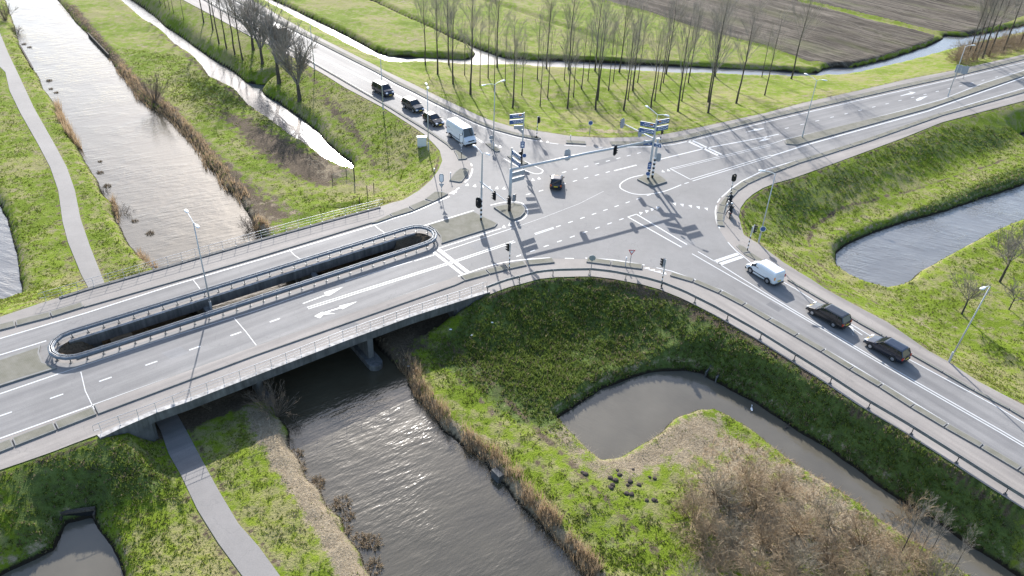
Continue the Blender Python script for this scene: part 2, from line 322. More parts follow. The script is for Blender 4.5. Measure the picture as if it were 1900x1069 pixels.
POND_SW = GP([(-60, 1100), (5, 1067), (50, 1046), (101, 1021), (116, 988), (122, 972), (172, 958), (187, 986), (207, 1016), (222, 1046), (232, 1075), (240, 1130), (100, 1180)], WZ)
POND_W = GP([(-150, 330), (-30, 350), (0, 384), (12, 406), (20, 432), (30, 467), (36, 500), (40, 535), (41, 553), (0, 566), (-60, 575), (-200, 560)], WZ)
WATERS = [('canal_water', CANAL, 'canal'), ('ditch_water', DITCH1, 'ditch'), ('ditch_water', DITCH2, 'ditch'), ('pond_water', POND_E, 'pond2'), ('pond_water', POND_T, 'pond'), ('pond_water', POND_C, 'pond'), ('pond_water', POND_SW, 'pond'), ('pond_water', POND_W, 'pond2')]
# low bike path
PL = ext(GP([(0, 124), (10, 134), (18, 169), (38, 210), (71, 268), (93, 310), (108, 353), (116, 411), (126, 449), (151, 510), (162, 530), (215, 655), (298, 799), (313, 842), (336, 882), (366, 945), (404, 1006), (450, 1069)], PZ), 6, 25)
PR = ext(GP([(-5, 30), (0, 61), (15, 98), (38, 146), (63, 200), (101, 267), (124, 310), (139, 353), (149, 404), (167, 457), (194, 525), (256, 640), (346, 799), (374, 852), (404, 907), (442, 971), (480, 1014), (520, 1069)], PZ), 30, 25)
PATHP = np.vstack([GP([(-60, 0)], PZ), PL, PR[::-1]])
FURROWS = [GP([(904, 0), (940, 11), (1152, 83)], -3), GP([(1114, 0), (1203, 23), (1278, 48), (1380, 76), (1430, 88), (1483, 109), (1516, 121)], -3), GP([(1483, 0), (1622, 33), (1736, 61), (1752, 68)], -3), GP([(1741, 0), (1774, 7.6), (1800, 14)], -3)]
PLOW = [ext(GP([(1125, 0), (1203, 20), (1278, 45), (1380, 73), (1430, 85), (1500, 112), (1560, 122), (1640, 103), (1730, 74), (1736, 64), (1622, 38), (1480, 2)], -3)), GP([(1490, -40), (1495, 0), (1622, 29), (1736, 57), (1800, 60), (1860, 45), (1900, 30), (1990, 0), (1900, -60)], -3), GP([(1125, 0), (1480, 2), (1490, -40), (1000, -50)], -3)]

def pip(px, py, poly):
    ins = np.zeros(px.shape, bool); n = len(poly)
    for i in range(n):
        x1, y1 = poly[i]; x2, y2 = poly[(i+1) % n]
        if y1 == y2: continue
        c = ((y1 > py) != (y2 > py)) & (px < (x2-x1)*(py-y1)/(y2-y1)+x1); ins ^= c
    return ins
def dline(px, py, pts, closed=False):
    best = np.full(px.shape, 1e9); n = len(pts)
    for i in range(n if closed else n-1):
        ax, ay = pts[i]; bx, by = pts[(i+1) % n]; dx, dy = bx-ax, by-ay; L = dx*dx+dy*dy+1e-12
        t = np.clip(((px-ax)*dx+(py-ay)*dy)/L, 0, 1); d = (px-ax-t*dx)**2+(py-ay-t*dy)**2; best = np.minimum(best, d)
    return np.sqrt(best)
def sdist(px, py, poly):                 # positive outside
    d = dline(px, py, poly, True); return np.where(pip(px, py, poly), -d, d)
_tab = np.random.RandomState(3).rand(256, 256)
def vn(x, y, s, off=0):
    x = x/s+off*17.3; y = y/s+off*9.1; xi = np.floor(x).astype(int); yi = np.floor(y).astype(int); fx = x-xi; fy = y-yi; fx = fx*fx*(3-2*fx); fy = fy*fy*(3-2*fy)
    a = _tab[xi & 255, yi & 255]; b = _tab[(xi+1) & 255, yi & 255]; c = _tab[xi & 255, (yi+1) & 255]; d = _tab[(xi+1) & 255, (yi+1) & 255]
    return (a*(1-fx)+b*fx)*(1-fy)+(c*(1-fx)+d*fx)*fy
def fbm(x, y, s, o=4, off=0):
    t = 0; a = .5; w = 0
    for k in range(o): t = t+a*vn(x, y, s/2**k, off+k); w += a; a *= .55
    return t/w
NORTH = np.vstack([nNWr, GP([(2100, -100), (500, -200)], 0)])
def fields(px, py, full=True):
    dP = np.minimum(sdist(px, py, EMB_E), sdist(px, py, EMB_W)); dP = np.maximum(dP, -sdist(px, py, HOLE))
    wob = (fbm(px, py, 1.6, 3, 5)-.5)*1.1
    dW = np.full(px.shape, 1e9)
    for _, w, _m in WATERS: dW = np.minimum(dW, sdist(px, py, w))
    span = (sdist(px, py, PLAT) < 0) & (dP > 0)
    inhole = sdist(px, py, HOLE) < 0
    north = pip(px, py, NORTH)
    return dP, dW, span, inhole, north, wob
def smin(a, b, k): h = np.clip(.5+.5*(b-a)/k, 0, 1); return b*(1-h)+a*h-k*h*(1-h)
def height(px, py):
    dP, dW, span, inhole, north, wob = fields(px, py)
    dpath = sdist(px, py, PATHP)
    k = np.where(north, .17, .385); k = np.where(px < G(740, 300)[0], np.where(py > G(600, 300)[1]-8, .30, k), k)
    k = np.where(inhole, .75, k)
    emb = -.07-k*np.maximum(dP-.25, 0)
    emb = np.where(span & ~inhole, np.minimum(emb, -1.35-.42*dP), emb)
    emb = np.where(inhole & (np.minimum(sdist(px, py, EMB_E), sdist(px, py, EMB_W)) > 0), -1.6-.40*np.minimum(sdist(px, py, EMB_E), sdist(px, py, EMB_W)), emb)
    rough = np.clip(dP/1.5, 0, 1)*np.clip((dpath-.1)/.8, 0, 1)
    base = LZ + (fbm(px, py, 14, 3, 2)-.45)*.5*np.clip((dpath-.5)/3, 0, 1)
    low = base+0*px
    hi = np.maximum(emb, low); hi = -smin(-emb, -low, .5)
    hi = hi+rough*((fbm(px, py, 1.3, 3, 1)-.5)*.34+(fbm(px, py, 4.5, 2, 7)-.5)*.3)
    hi = np.where((dpath < .5), np.minimum(hi, PZ-.05), hi)
    hi = np.where((dpath < 2.5) & (dpath > .5) & (hi > PZ), PZ+(hi-PZ)*np.clip((dpath-.5)/2, 0, 1), hi)
    bank = WZ+.02+(dW+wob*.35*np.clip(dW+.8, 0, 1))*1.25
    hi = np.where(dW < 2.5, np.minimum(hi, bank), hi)
    hi = np.maximum(hi, WZ-1.2)
    for Fq in FURROWS:
        d = dline(px, py, Fq); hi = np.where(d < 1.6, np.minimum(hi, LZ-.75+.5*d), hi)
    hi = np.where(dP < 0, -.05, hi)
    return hi, dP, dW, dpath, north, inhole
def axis(knots):
    out = [knots[0][0]]
    for (a, s0), (b, s1) in zip(knots, knots[1:]):
        while out[-1] < b: t = (out[-1]-a)/(b-a); out.append(out[-1]+s0+(s1-s0)*min(1, max(0, t)))
    return np.array(out)
GX = axis([(-300, 20), (-135, 1.2), (-60, .55), (-45, .42), (50, .42), (70, .8), (150, 1.3), (300, 20)])
GY = axis([(-40, 12), (20, 2), (30, .36), (80, .42), (120, .6), (170, .9), (230, 1.3), (420, 20)])
XX, YY = np.meshgrid(GX, GY); ZZ, DP, DW, DPA, NO, INH = height(XX, YY)
def blend(poly, soft): return np.clip(.5-sdist(XX, YY, poly)/(2*soft), 0, 1)
Z3 = -3.0
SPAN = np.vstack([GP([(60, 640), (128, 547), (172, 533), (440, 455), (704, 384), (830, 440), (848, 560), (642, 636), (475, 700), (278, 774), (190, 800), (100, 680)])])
straw_polys = [(GP([(1190, 830), (1300, 770), (1400, 810), (1560, 920), (1700, 1010), (1640, 1030), (1500, 930), (1360, 860), (1250, 880)], Z3), 2, .62), (GP([(250, 150), (330, 205), (420, 290), (500, 360), (575, 405), (545, 412), (470, 350), (390, 270), (300, 200)], Z3), 1.5, .6), (GP([(455, 770), (500, 775), (560, 860), (596, 920), (620, 965), (660, 1030), (700, 1100), (640, 1100), (575, 990), (520, 900), (480, 830)], WZ), 1.0, 1.0), (GP([(745, 690), (770, 700), (830, 770), (900, 830), (950, 880), (1010, 940), (1080, 1010), (1140, 1080), (1085, 1080), (1020, 1010), (950, 940), (880, 860), (790, 770)], Z3), .8, .9),
 (GP([(1105, 862), (1180, 835), (1240, 790), (1290, 768), (1330, 775), (1345, 800), (1290, 830), (1230, 860), (1180, 885), (1130, 880)], Z3), 2, .95), (GP([(1060, 800), (1110, 850), (1130, 880), (1100, 880), (1040, 830), (1010, 790)], Z3), 2, .7), (GP([(255, 465), (290, 470), (315, 490), (270, 500)], Z3), 1.5, .8),
 (GP([(400, 330), (440, 340), (500, 400), (560, 425), (480, 445), (440, 390)], Z3), 3, .65), (GP([(560, 290), (640, 305), (665, 335), (720, 350), (700, 372), (640, 345), (590, 335)], Z3), 2, .55), (GP([(840, 680), (900, 690), (1000, 800), (1080, 880), (1140, 930), (1100, 940), (1000, 860), (900, 760)], Z3), 2.5, .42), (GP([(960, 160), (1020, 150), (1060, 165), (1000, 180)], -1.2), 2, .4), (GP([(1090, 225), (1200, 235), (1240, 245), (1150, 252), (1020, 245)], -.5), 2, .6), (GP([(1290, 170), (1340, 175), (1340, 200), (1300, 195)], -.5), 1.5, .5),
 (GP([(1740, 600), (1850, 560), (1900, 600), (1900, 650), (1800, 640)], Z3), 5, .35), (GP([(1250, 880), (1340, 800), (1500, 850), (1660, 960), (1800, 1069), (1650, 1100), (1300, 1100)], Z3), 3, .65), (GP([(1440, 480), (1480, 500), (1450, 420), (1430, 400)], Z3), 1.2, .3)]
brown_polys = [(GP([(110, 5), (140, 20), (180, 60), (200, 85), (250, 145), (330, 210), (400, 290), (460, 360), (510, 420), (470, 430), (440, 370), (370, 280), (300, 210), (240, 160), (160, 60)], WZ), 1.5, .9), (GP([(470, 222), (560, 272), (640, 310), (650, 335), (590, 350), (540, 330), (480, 290), (430, 240), (380, 190)], Z3), 3, .9), (GP([(280, 180), (360, 230), (450, 320), (560, 400), (480, 440), (440, 380), (370, 290)], Z3), 2, .7), (GP([(225, 0), (300, 60), (360, 110), (440, 175), (480, 212), (540, 255), (530, 262), (430, 190), (330, 105), (240, 20)], WZ), 1, .6), (GP([(0, 888), (170, 840), (280, 830), (300, 900), (200, 960), (120, 970), (0, 960)], Z3), 6, .35),
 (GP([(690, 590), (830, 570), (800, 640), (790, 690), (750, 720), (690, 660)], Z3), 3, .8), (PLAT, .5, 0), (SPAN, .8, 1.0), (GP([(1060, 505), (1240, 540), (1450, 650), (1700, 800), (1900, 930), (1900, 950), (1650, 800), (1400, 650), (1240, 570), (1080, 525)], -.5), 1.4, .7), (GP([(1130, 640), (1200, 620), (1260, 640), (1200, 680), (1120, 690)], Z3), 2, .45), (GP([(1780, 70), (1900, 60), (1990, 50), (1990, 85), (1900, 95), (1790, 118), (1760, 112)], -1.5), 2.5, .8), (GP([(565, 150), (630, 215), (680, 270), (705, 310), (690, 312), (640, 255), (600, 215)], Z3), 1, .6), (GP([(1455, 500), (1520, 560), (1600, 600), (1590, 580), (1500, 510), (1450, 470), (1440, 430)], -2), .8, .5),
 (GP([(1100, 870), (1260, 860), (1280, 900), (1180, 930), (1090, 900)], Z3), 2, .45)]
lush_polys = [(GP([(912, 548), (1060, 515), (1240, 560), (1450, 670), (1900, 950), (1900, 1090), (1700, 945), (1430, 765), (1310, 690), (1228, 684), (1115, 720), (1035, 775), (960, 760), (880, 700), (800, 640)], -1.5), 2, 1.), (GP([(1420, 360), (1560, 305), (1900, 200), (1900, 260), (1650, 310), (1450, 440), (1480, 500), (1410, 440)], -1), 3, .55), (GP([(1550, 450), (1700, 390), (1900, 310), (1900, 345), (1700, 405), (1560, 465)], -3.3), .8, .9), (GP([(0, 880), (180, 830), (300, 840), (330, 900), (230, 930), (130, 970), (0, 1060)], -1.5), 3, .8), (GP([(150, 1000), (250, 880), (330, 890), (300, 1069), (230, 1069)], Z3), 4, .35), (GP([(330, 130), (440, 165), (500, 230), (430, 200), (350, 180)], Z3), 4, .7), (GP([(950, 920), (1100, 1069), (1260, 1080), (1200, 960), (1100, 900), (1020, 900)], Z3), 4, .5)]
def accum(lst):
    a = np.zeros(XX.shape)
    for p, s, w in lst: a = np.maximum(a, blend(p, s)*w)
    return a
A_straw, A_brown, A_lush = accum(straw_polys), accum(brown_polys), accum(lush_polys)
A_brown = np.maximum(A_brown, .62*np.exp(-((DP-.45)/.35)**2)); A_brown = np.maximum(A_brown, .58*np.exp(-((DPA-.3)/.3)**2)); A_straw = np.maximum(A_straw, .5*np.exp(-((DW-.55)/.4)**2)*(ZZ > WZ+.3))
for T_, wt_, wd_ in (([(140, 10), (190, 70), (280, 170), (360, 240), (450, 330), (560, 400)], .62, .55), ([(1900, 285), (1700, 350), (1560, 390), (1510, 420), (1500, 450), (1520, 490), (1570, 540), (1700, 620)], .58, .5), ([(830, 640), (900, 700), (1000, 800), (1080, 880), (1200, 1000), (1250, 1069)], .55, .7), ([(800, 660), (870, 720), (960, 820), (1040, 900), (1150, 1010)], .5, .5), ([(565, 150), (640, 225), (680, 280), (702, 320)], .6, .45), ([(1450, 470), (1530, 540), (1650, 610)], .5, .5), ([(30, 200), (60, 290), (90, 400), (130, 520)], .4, .6)):
    A_brown = np.maximum(A_brown, wt_*np.exp(-(dline(XX, YY, GP(T_, -2.9))/wd_)**2))
A_straw = np.maximum(A_straw, .40*np.clip((fbm(XX, YY, 3.5, 3, 33)-.58)*6, 0, 1)*(DP > .5)*(1-.8*np.clip(A_lush, 0, 1)))
A_plow = np.maximum.reduce([blend(p, .7) for p in PLOW])
A_mud = np.clip(1-(ZZ-WZ)/.55, 0, 1)*(DW < 1.5)
nx, ny = len(GX), len(GY); me = bpy.data.meshes.new('ground')
verts = np.stack([XX, YY, ZZ], -1).reshape(-1, 3); me.vertices.add(len(verts)); me.vertices.foreach_set('co', verts.ravel())
ii = (np.arange(ny-1)[:, None]*nx+np.arange(nx-1)[None, :]).ravel(); quads = np.stack([ii, ii+1, ii+nx+1, ii+nx], -1)
me.loops.add(quads.size); me.loops.foreach_set('vertex_index', quads.ravel().astype(np.int32)); me.polygons.add(len(quads)); me.polygons.foreach_set('loop_start', (np.arange(len(quads))*4).astype(np.int32))
me.update(calc_edges=True); me.polygons.foreach_set('use_smooth', np.ones(len(quads), bool))
for nm, A in (('straw', A_straw), ('brown', A_brown), ('lush', A_lush), ('plow', A_plow), ('mud', A_mud), ('far', np.clip((YY-90)/80, 0, 1))):
    at = me.attributes.new(nm, 'FLOAT', 'POINT'); at.data.foreach_set('value', A.ravel().astype(np.float32))
_q = G(1430, 88, -3)-G(1203, 23, -3); PLA = math.atan2(_q[1], _q[0])
def groundmat():
    g = NG('meadow_ground'); n1 = g.noise(.09, 4, .6); n2 = g.noise(.9, 5, .65); n3 = g.noise(5, 4, .7); n4 = g.noise(14, 3, .7)
    grass = g.ramp(n1, [(.3, (.130, .185, .014)), (.5, (.172, .232, .019)), (.7, (.222, .25, .034))])
    dry = g.sstep(g.math('ADD', n2, g.math('MULTIPLY', n1, .6)), .70, .92); grass = g.mix(g.math('MULTIPLY', dry, .75), grass, (.29, .25, .13))
    lush = g.ramp(n2, [(.3, (.075, .085, .035)), (.5, (.10, .14, .035)), (.72, (.16, .20, .06))])
    def zone(name, col, cur, ns=.9, w=.12):
        a = g.attr(name); v = g.math('ADD', a.outputs['Fac'], g.math('MULTIPLY', g.math('SUBTRACT', n2, .5), ns)); v = g.math('ADD', v, g.math('MULTIPLY', g.math('SUBTRACT', n3, .5), .35)); return g.mix(g.sstep(v, .5-w, .5+w), cur, col)
    c = zone('lush', lush, grass, .8)
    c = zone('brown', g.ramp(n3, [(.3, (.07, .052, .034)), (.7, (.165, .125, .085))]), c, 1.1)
    c = zone('straw', g.ramp(n3, [(.3, (.20, .155, .095)), (.7, (.42, .345, .24))]), c, 1.1)
    fur = g.noise(1.1, 5, .75, sc=((.05, 1, 1), PLA)); fur2 = g.noise(.12, 4, .6, sc=((.3, 1, 1), PLA))
    pl = g.ramp(fur, [(.38, (.044, .035, .026)), (.5, (.090, .075, .058)), (.62, (.185, .158, .125))]); pl = g.mix(g.math('MULTIPLY', g.sstep(fur2, .5, .7), .5), pl, (.12, .13, .05))
    c = zone('plow', pl, c, .25, .05)
    c = zone('mud', (.030, .024, .017), c, .5, .2)
    c = g.mix(.5, c, g.ramp(n4, [(.3, (.33,)*3), (.7, (.66,)*3)]), 'OVERLAY')
    g.bump(g.math('ADD', g.math('MULTIPLY', n3, .8), g.math('MULTIPLY', n4, .3)), .9, .22)
    return g.set(base=c, rough=.95, spec=.12)
me.materials.append(groundmat()); go = bpy.data.objects.new('ground', me); COL.objects.link(go); go['kind'] = 'structure'
fm = MB(); fm.add([(-3000, -800, -6), (3000, -800, -6), (3000, 4000, -6), (-3000, 4000, -6)], [(0, 1, 2, 3)]); fm.build('distant_ground', me.materials[0], kind='structure')
def gz(x, y):                             # ground height at points
    x = np.atleast_1d(np.asarray(x, float)); y = np.atleast_1d(np.asarray(y, float))
    i = np.clip(np.searchsorted(GX, x)-1, 0, nx-2); j = np.clip(np.searchsorted(GY, y)-1, 0, ny-2)
    fx = (x-GX[i])/(GX[i+1]-GX[i]); fy = (y-GY[j])/(GY[j+1]-GY[j])
    def L(A): return (A[j, i]*(1-fx)+A[j, i+1]*fx)*(1-fy)+(A[j+1, i]*(1-fx)+A[j+1, i+1]*fx)*fy
    return L(ZZ), L
def gzz(x, y): return float(gz(x, y)[0][0])
# a point whose ground is under the given pixel
def onground(px, py):
    z = -2.9
    for _ in range(25):
        p = G(px, py, z); z2 = gzz(p[0], p[1]); z = z*.5+z2*.5
    p = G(px, py, z); return Vector((p[0], p[1], z))
# water sheets, a little larger than their shores
for nm, poly, mt in WATERS:
    ar = sum(poly[i][0]*poly[(i+1) % len(poly)][1]-poly[(i+1) % len(poly)][0]*poly[i][1] for i in range(len(poly)))
    n = len(poly); out = []
    for i in range(n):
        a, b, c = poly[i-1], poly[i], poly[(i+1) % n]; t = (b-a)/(np.linalg.norm(b-a)+1e-9)+(c-b)/(np.linalg.norm(c-b)+1e-9); t = t/(np.linalg.norm(t)+1e-9)
        nn = np.array([t[1], -t[0]])*(1 if ar > 0 else -1); out.append(b+nn*.9)
    m = MB().sheet(out, WZ); m.build(nm, mt, kind='structure', recalc=False)
# low bike path
m = MB(); m.sheet(PATHP, PZ); m.build('bike_path', 'path', kind='structure', recalc=False)

# ------------------------------------------------------------------ pavement, road, markings
ZP, ZR, ZL = 0.0, .006, .012
m = MB(); m.sheet(PLAT, ZP, [HOLE]); m.build('pavement', 'pave', kind='structure', recalc=False)
rN = ext(GP([(0, 627), (161, 579), (316, 529.5), (475, 482.5), (695, 416), (728, 404.5), (768, 392), (803, 377), (834, 362.5), (853, 347.5), (870, 330.5), (876.5, 318), (877, 305), (866, 294), (849, 281), (833, 266.5), (806, 247.5), (789, 236.5), (759, 218.5), (729.6, 200), (687, 174.5), (619, 135.5), (576, 110), (510, 72), (420, 20)]), 120, 150)
rE = ext(GP([(480, 22), (560, 66), (636, 105), (695, 134), (734, 156), (769, 173), (799, 189), (840, 209), (882, 229), (914, 241), (961, 254), (997, 261), (1047, 268.5), (1106, 272.5), (1134, 272.5), (1208, 271.5), (1249, 267), (1276, 261), (1420, 225.5), (1597, 184), (1749, 150), (1900, 114.5)]), 150, 150)
rS = ext(GP([(1900, 165), (1748, 210.5), (1602, 262.5), (1420, 316.5), (1375.7, 337.5), (1358, 350.5), (1337.5, 367.5), (1328, 381.6), (1325.6, 394), (1328, 412), (1334, 425), (1350, 449), (1379, 475), (1391.6, 485.5), (1420, 503), (1475.6, 534.5), (1571.6, 595.5), (1683, 663.5), (1854.6, 756), (1900, 784)]), 150, 130)
rW = ext(GP([(1900, 873), (1779, 800), (1632, 709.5), (1587, 682), (1420, 584.5), (1376, 559.5), (1339.5, 540), (1292, 521), (1245, 504.5), (1218, 498.5), (1196, 493.5), (1155, 486.5), (1132, 483.5), (1086, 480.5), (1021, 479.5), (972, 483.5), (933.7, 489), (900, 497.5), (861.6, 510.5), (788, 535.5), (475, 644.5), (40, 801), (0, 816)]), 130, 90)
ROAD = np.vstack([rN, rE, rS, rW])
road = MB().sheet(ROAD, ZR, [stadium(rad+.1)]).build('road', 'road', kind='structure', recalc=False)
MT['patch'] = asphalt('asphalt_repair', (.165, .162, .16), .72, sp=.16); MT['patch2'] = asphalt('pale_asphalt_repair', (.225, .22, .216), .72, sp=.16)
for nm_, mt_, px_ in (('road_patch', 'patch2', [(1190, 404), (1265, 460), (1292, 452), (1214, 398)]), ('road_patch', 'patch', [(610, 600), (640, 590), (668, 602), (636, 613)]), ('road_patch', 'patch', [(1100, 300), (1136, 291), (1146, 298), (1110, 308)]), ('road_patch', 'patch', [(1430, 560), (1452, 573), (1444, 579), (1421, 565)]), ('road_patch', 'patch2', [(870, 455), (905, 443), (925, 458), (890, 470)]), ('road_patch', 'patch', [(1760, 700), (1800, 722), (1792, 729), (1752, 706)]), ('road_patch', 'patch2', [(300, 655), (335, 643), (352, 655), (316, 667)])): MB().sheet(GP(px_), ZR+.003).build(nm_, mt_, parent=road, recalc=False)
mk = MB()
def line(px, w=.14, z=ZL, closed=False, world=False):
    P = np.array(px, float) if world else GP(px)
    if closed: P = np.vstack([P, P[:1]])
    a = offset(P, w/2); b = offset(P, -w/2); n = len(P)
    mk.add([(x, y, z) for x, y in a]+[(x, y, z) for x, y in b], [(n+i, n+i+1, i+1, i) for i in range(n-1)])
def dashes(a, b, n, L=1.0, w=.14):          # n dashes evenly set between two pixels
    A, B = GP([a, b]); d = B-A; t = d/np.linalg.norm(d)
    for k in range(n):
        c = A+d*(k/(n-1) if n > 1 else 0); line([c-t*L/2, c+t*L/2], w, world=True)
def curve(px, w): 
    P = GP(px); Q = []
    for i in range(len(P)-1):
        p0, p1, p2, p3 = P[max(i-1, 0)], P[i], P[i+1], P[min(i+2, len(P)-1)]
        for k in range(5):
            t = k/5; Q.append(.5*((2*p1)+(-p0+p2)*t+(2*p0-5*p1+4*p2-p3)*t*t+(-p0+3*p1-3*p2+p3)*t**3))
    Q.append(P[-1]); line(Q, w, world=True)
def tooth(px, py, ang, s=.62):              # give-way triangle
    p = G(px, py)[:2]; c, s_ = math.cos(ang), math.sin(ang); q = [(-.5*s*.8, -.5*s), (.5*s*.8, -.5*s), (0, .75*s)]
    v = [(p[0]+x*c-y*s_, p[1]+x*s_+y*c, ZL+.003) for x, y in q]; mk.add(v, [(0, 1, 2)])
def poly(px): mk.sheet(GP(px), ZL)
# edges
line(ext(GP([(0, 628.5), (161, 580.5), (316, 531), (475, 484), (695, 417.5)]), 100), .16, world=True); curve([(695, 417.5), (728, 406), (768, 393.5), (803, 378.5), (834, 364.5)], .18)
curve([(862.6, 338.6), (870, 331), (875, 321), (876.6, 313)], .18)
line(ext(GP([(833, 268), (806, 249), (789, 238), (759, 220), (729.6, 201.5), (687, 176), (619, 137), (576, 111.5)]), 0, 120), .10, world=True)
line(ext(GP([(560, 67.5), (636, 106.5), (695, 135.5), (734, 157.5), (769, 174.5), (799, 190.5), (840, 210.5), (882, 230.5), (914, 242.5), (961, 255.5), (997, 262)]), 150), .10, world=True)
line([(1020, 265.5), (1036, 267.5)], .14); line([(1047, 269.5), (1087, 271.6)], .14); line([(1106, 273.3), (1118, 273.5)], .14)
line(ext(GP([(1134, 273.5), (1208, 272.5), (1249, 268.5), (1276, 262.5), (1420, 227), (1597, 185.5), (1749, 151.5), (1900, 116)]), 0, 150), .18, world=True)
line(ext(GP([(1900, 163.5), (1748, 209), (1602, 261), (1420, 315), (1375.7, 336.5), (1358, 349), (1339, 366)]), 150), .18, world=True)
line([(1336, 368.5), (1331, 376)], .16); curve([(1329.5, 381.6), (1327.5, 394), (1330, 412), (1335.5, 424)], .18); curve([(1350.5, 449.5), (1365, 465), (1380, 476.5), (1391.6, 486.5)], .12)
line(ext(GP([(1391.6, 487), (1420, 504.5), (1475.6, 536), (1571.6, 597), (1683, 665), (1854.6, 757.5), (1900, 785.5)]), 0, 130), .13, world=True)
line(ext(GP([(1900, 871), (1779, 798.5), (1632, 708)]), 130), .13, world=True); line([(1629, 706.5), (1587, 680.5), (1420, 583), (1376, 558), (1339.5, 538.5), (1292, 519.5), (1245, 503), (1218, 497)], .14)
curve([(1196, 492), (1155, 485), (1132, 482), (1086, 479)], .18); line([(1065, 480), (1048, 479.5)], .16)
curve([(1021, 478.5), (972, 482), (933.7, 487.5), (900, 496), (861.6, 509), (803, 528.5)], .16); line(ext(GP([(803, 528.5), (475, 643), (40, 799.5)]), 0, 90), .17, world=True)
line(ext(GP([(0, 659), (86, 632.5)]), 90), .16, world=True); line([(778, 421.6), (879, 390.5)], .14)
line(ext(GP([(0, 731), (108, 694)]), 90), .16, world=True); line([(108, 694), (300, 630), (480, 575), (581, 540)], .07)
# south carriageway lanes
dashes((9, 769), (510, 594.5), 7, 1.06, .16); line(ext(GP([(9, 769), (102, 736)]), 0), .001, world=True)
for dd in (0, .32):
    P = GP([(571, 572), (702, 530), (829, 490), (955, 448)]); line(offset(P, -dd+.16), .11, world=True)
line([(581, 530), (765, 486)], .07) if False else line([(640, 522), (765, 485)], .08); line([(769, 484.5), (806, 473)], .12)
line([(813.5, 461), (930, 424)], .13); line([(821, 467), (950, 424)], .08)
line([(813.5, 463), (868, 505)], .45); line([(805, 468), (859, 510)], .35)
poly([(601, 543), (610, 540), (637, 532.5), (612, 548), (606, 549)]); line([(562, 563.5), (606, 547)], .13)
poly([(629, 568), (663, 559.5), (635.4, 574)]); line([(603, 580), (632, 571)], .2); poly([(583, 587), (597.5, 579), (623, 582), (600, 584), (594, 590.5)])
for a, b in (((695, 418), (715, 433)), ((537, 463), (557, 481)), ((434.6, 590.6), (477, 643)), ((150, 690), (175, 760)), ((358, 519), (371, 536))): 
    A, B = GP([a, b]); Mv = (A+B)/2+bd*rnd.uniform(-.2, .2); line([A, Mv, B], .07, world=True)
# junction guide dashes
for a, b, n in (((1025.5, 325), (1185.5, 284), 9), ((980, 360.5), (1004, 354), 2), ((1046, 341.5), (1127.6, 319.5), 5), ((1036, 420), (1204, 362), 9), ((962.6, 474.7), (1153, 407), 9)): dashes(a, b, n, .72, .15)
line([(1139.5, 317), (1181, 306.5)], .24); line([(991.7, 433.5), (1027, 422)], .1); line([(993, 435.5), (1028, 424)], .1); line([(950, 424), (1010, 403), (1075, 378), (1120, 355)], .04)
line([(1165, 402.7), (1181, 397.6)], .15); line([(1165, 402.7), (1264.6, 459)], .18); line([(1181, 397.6), (1274.7, 454)], .18)
A = math.atan2(bd[1], bd[0])
for p in ((1189, 396), (1200, 392.6), (1210, 389), (1220, 386)): tooth(*p, A+math.pi-.9)
for p in ((1252, 378.7), (1266, 380.7), (1281.5, 383), (1296, 385.5), (1311, 388)): tooth(*p, math.pi+.1)
for p in ((867, 343), (881, 345), (895, 346), (908, 348), (922, 349), (935, 349.4)): tooth(*p, -.1)
for p in ((989, 333.7), (1000, 331), (1003.7, 262), (1016, 263.5), (1230, 318), (1240, 316), (935, 421), (946, 417), (928, 272), (920, 270)): tooth(*p, 0.1)
for p in ((1200, 498), (1210, 501.5), (1220.5, 504.5), (1231, 507.5), (838.8, 359), (843, 355.5)): tooth(*p, math.pi/2)
line([(846, 353), (852, 348.5)], .18); line([(874, 303.5), (875.5, 308)], .18)
# around the islands
curve([(910, 381), (932, 376), (950, 374.6), (965.5, 376), (973, 381), (978.4, 390), (978, 397.6), (970, 406.6), (956.5, 412)], .14)
curve([(935, 294.4), (963, 310), (976.7, 317), (992.4, 322.4), (1002.5, 322), (1007, 318), (1004.8, 314.6), (992.4, 308.4), (973, 299)], .14)
curve([(1264, 343), (1233, 355), (1203, 360.5), (1177, 360), (1157, 353), (1150, 346), (1155, 338), (1172, 329.5), (1198, 324)], .16)
line([(1243, 313), (1281, 333)], .15); line([(1243, 313), (1430, 267.5), (1453, 260)], .1); line([(1246, 315), (1430, 270.5)], .08)
line([(1281, 333), (1430, 288)], .13); line([(1285, 336), (1430, 291.5)], .13); line([(1270, 341), (1278, 338.5)], .14)
line([(1223.6, 296), (1310, 275), (1420, 254.5), (1445, 249)], .22)
line([(1276, 262), (1332, 288.5)], .45); line([(1283, 260), (1339, 287)], .4)
dashes((1460, 238), (1824, 149), 16, .9, .16); dashes((1849, 143), (1900, 130), 3, .9, .16)
line(ext(GP([(1450, 260.5), (1572, 231.5), (1673, 205.5), (1748, 184.5), (1824, 154.5), (1900, 130.5)]), 0, 150), .14, world=True)
line(ext(GP([(1430, 290), (1496, 269), (1723, 206), (1900, 143.5)]), 0, 150), .26, world=True)
poly([(1670, 178), (1690, 172), (1685, 170), (1699, 171.5), (1692, 175), (1682, 176), (1672, 178.5)]); poly([(1699, 185), (1706, 181), (1722, 178), (1708, 186), (1701, 187.5)])
poly([(1382, 246), (1405, 238), (1396, 240), (1420, 237.5), (1408, 242), (1398, 243)]); poly([(1407, 263), (1423, 254), (1419, 258), (1430, 257), (1420, 261)])
for y in (0, .3):
    P = ext(GP([(898, 265), (876, 250), (821, 221.5), (749, 182.6), (680, 147), (570, 93)]), 0, 150); line(offset(P, y), .07, world=True)
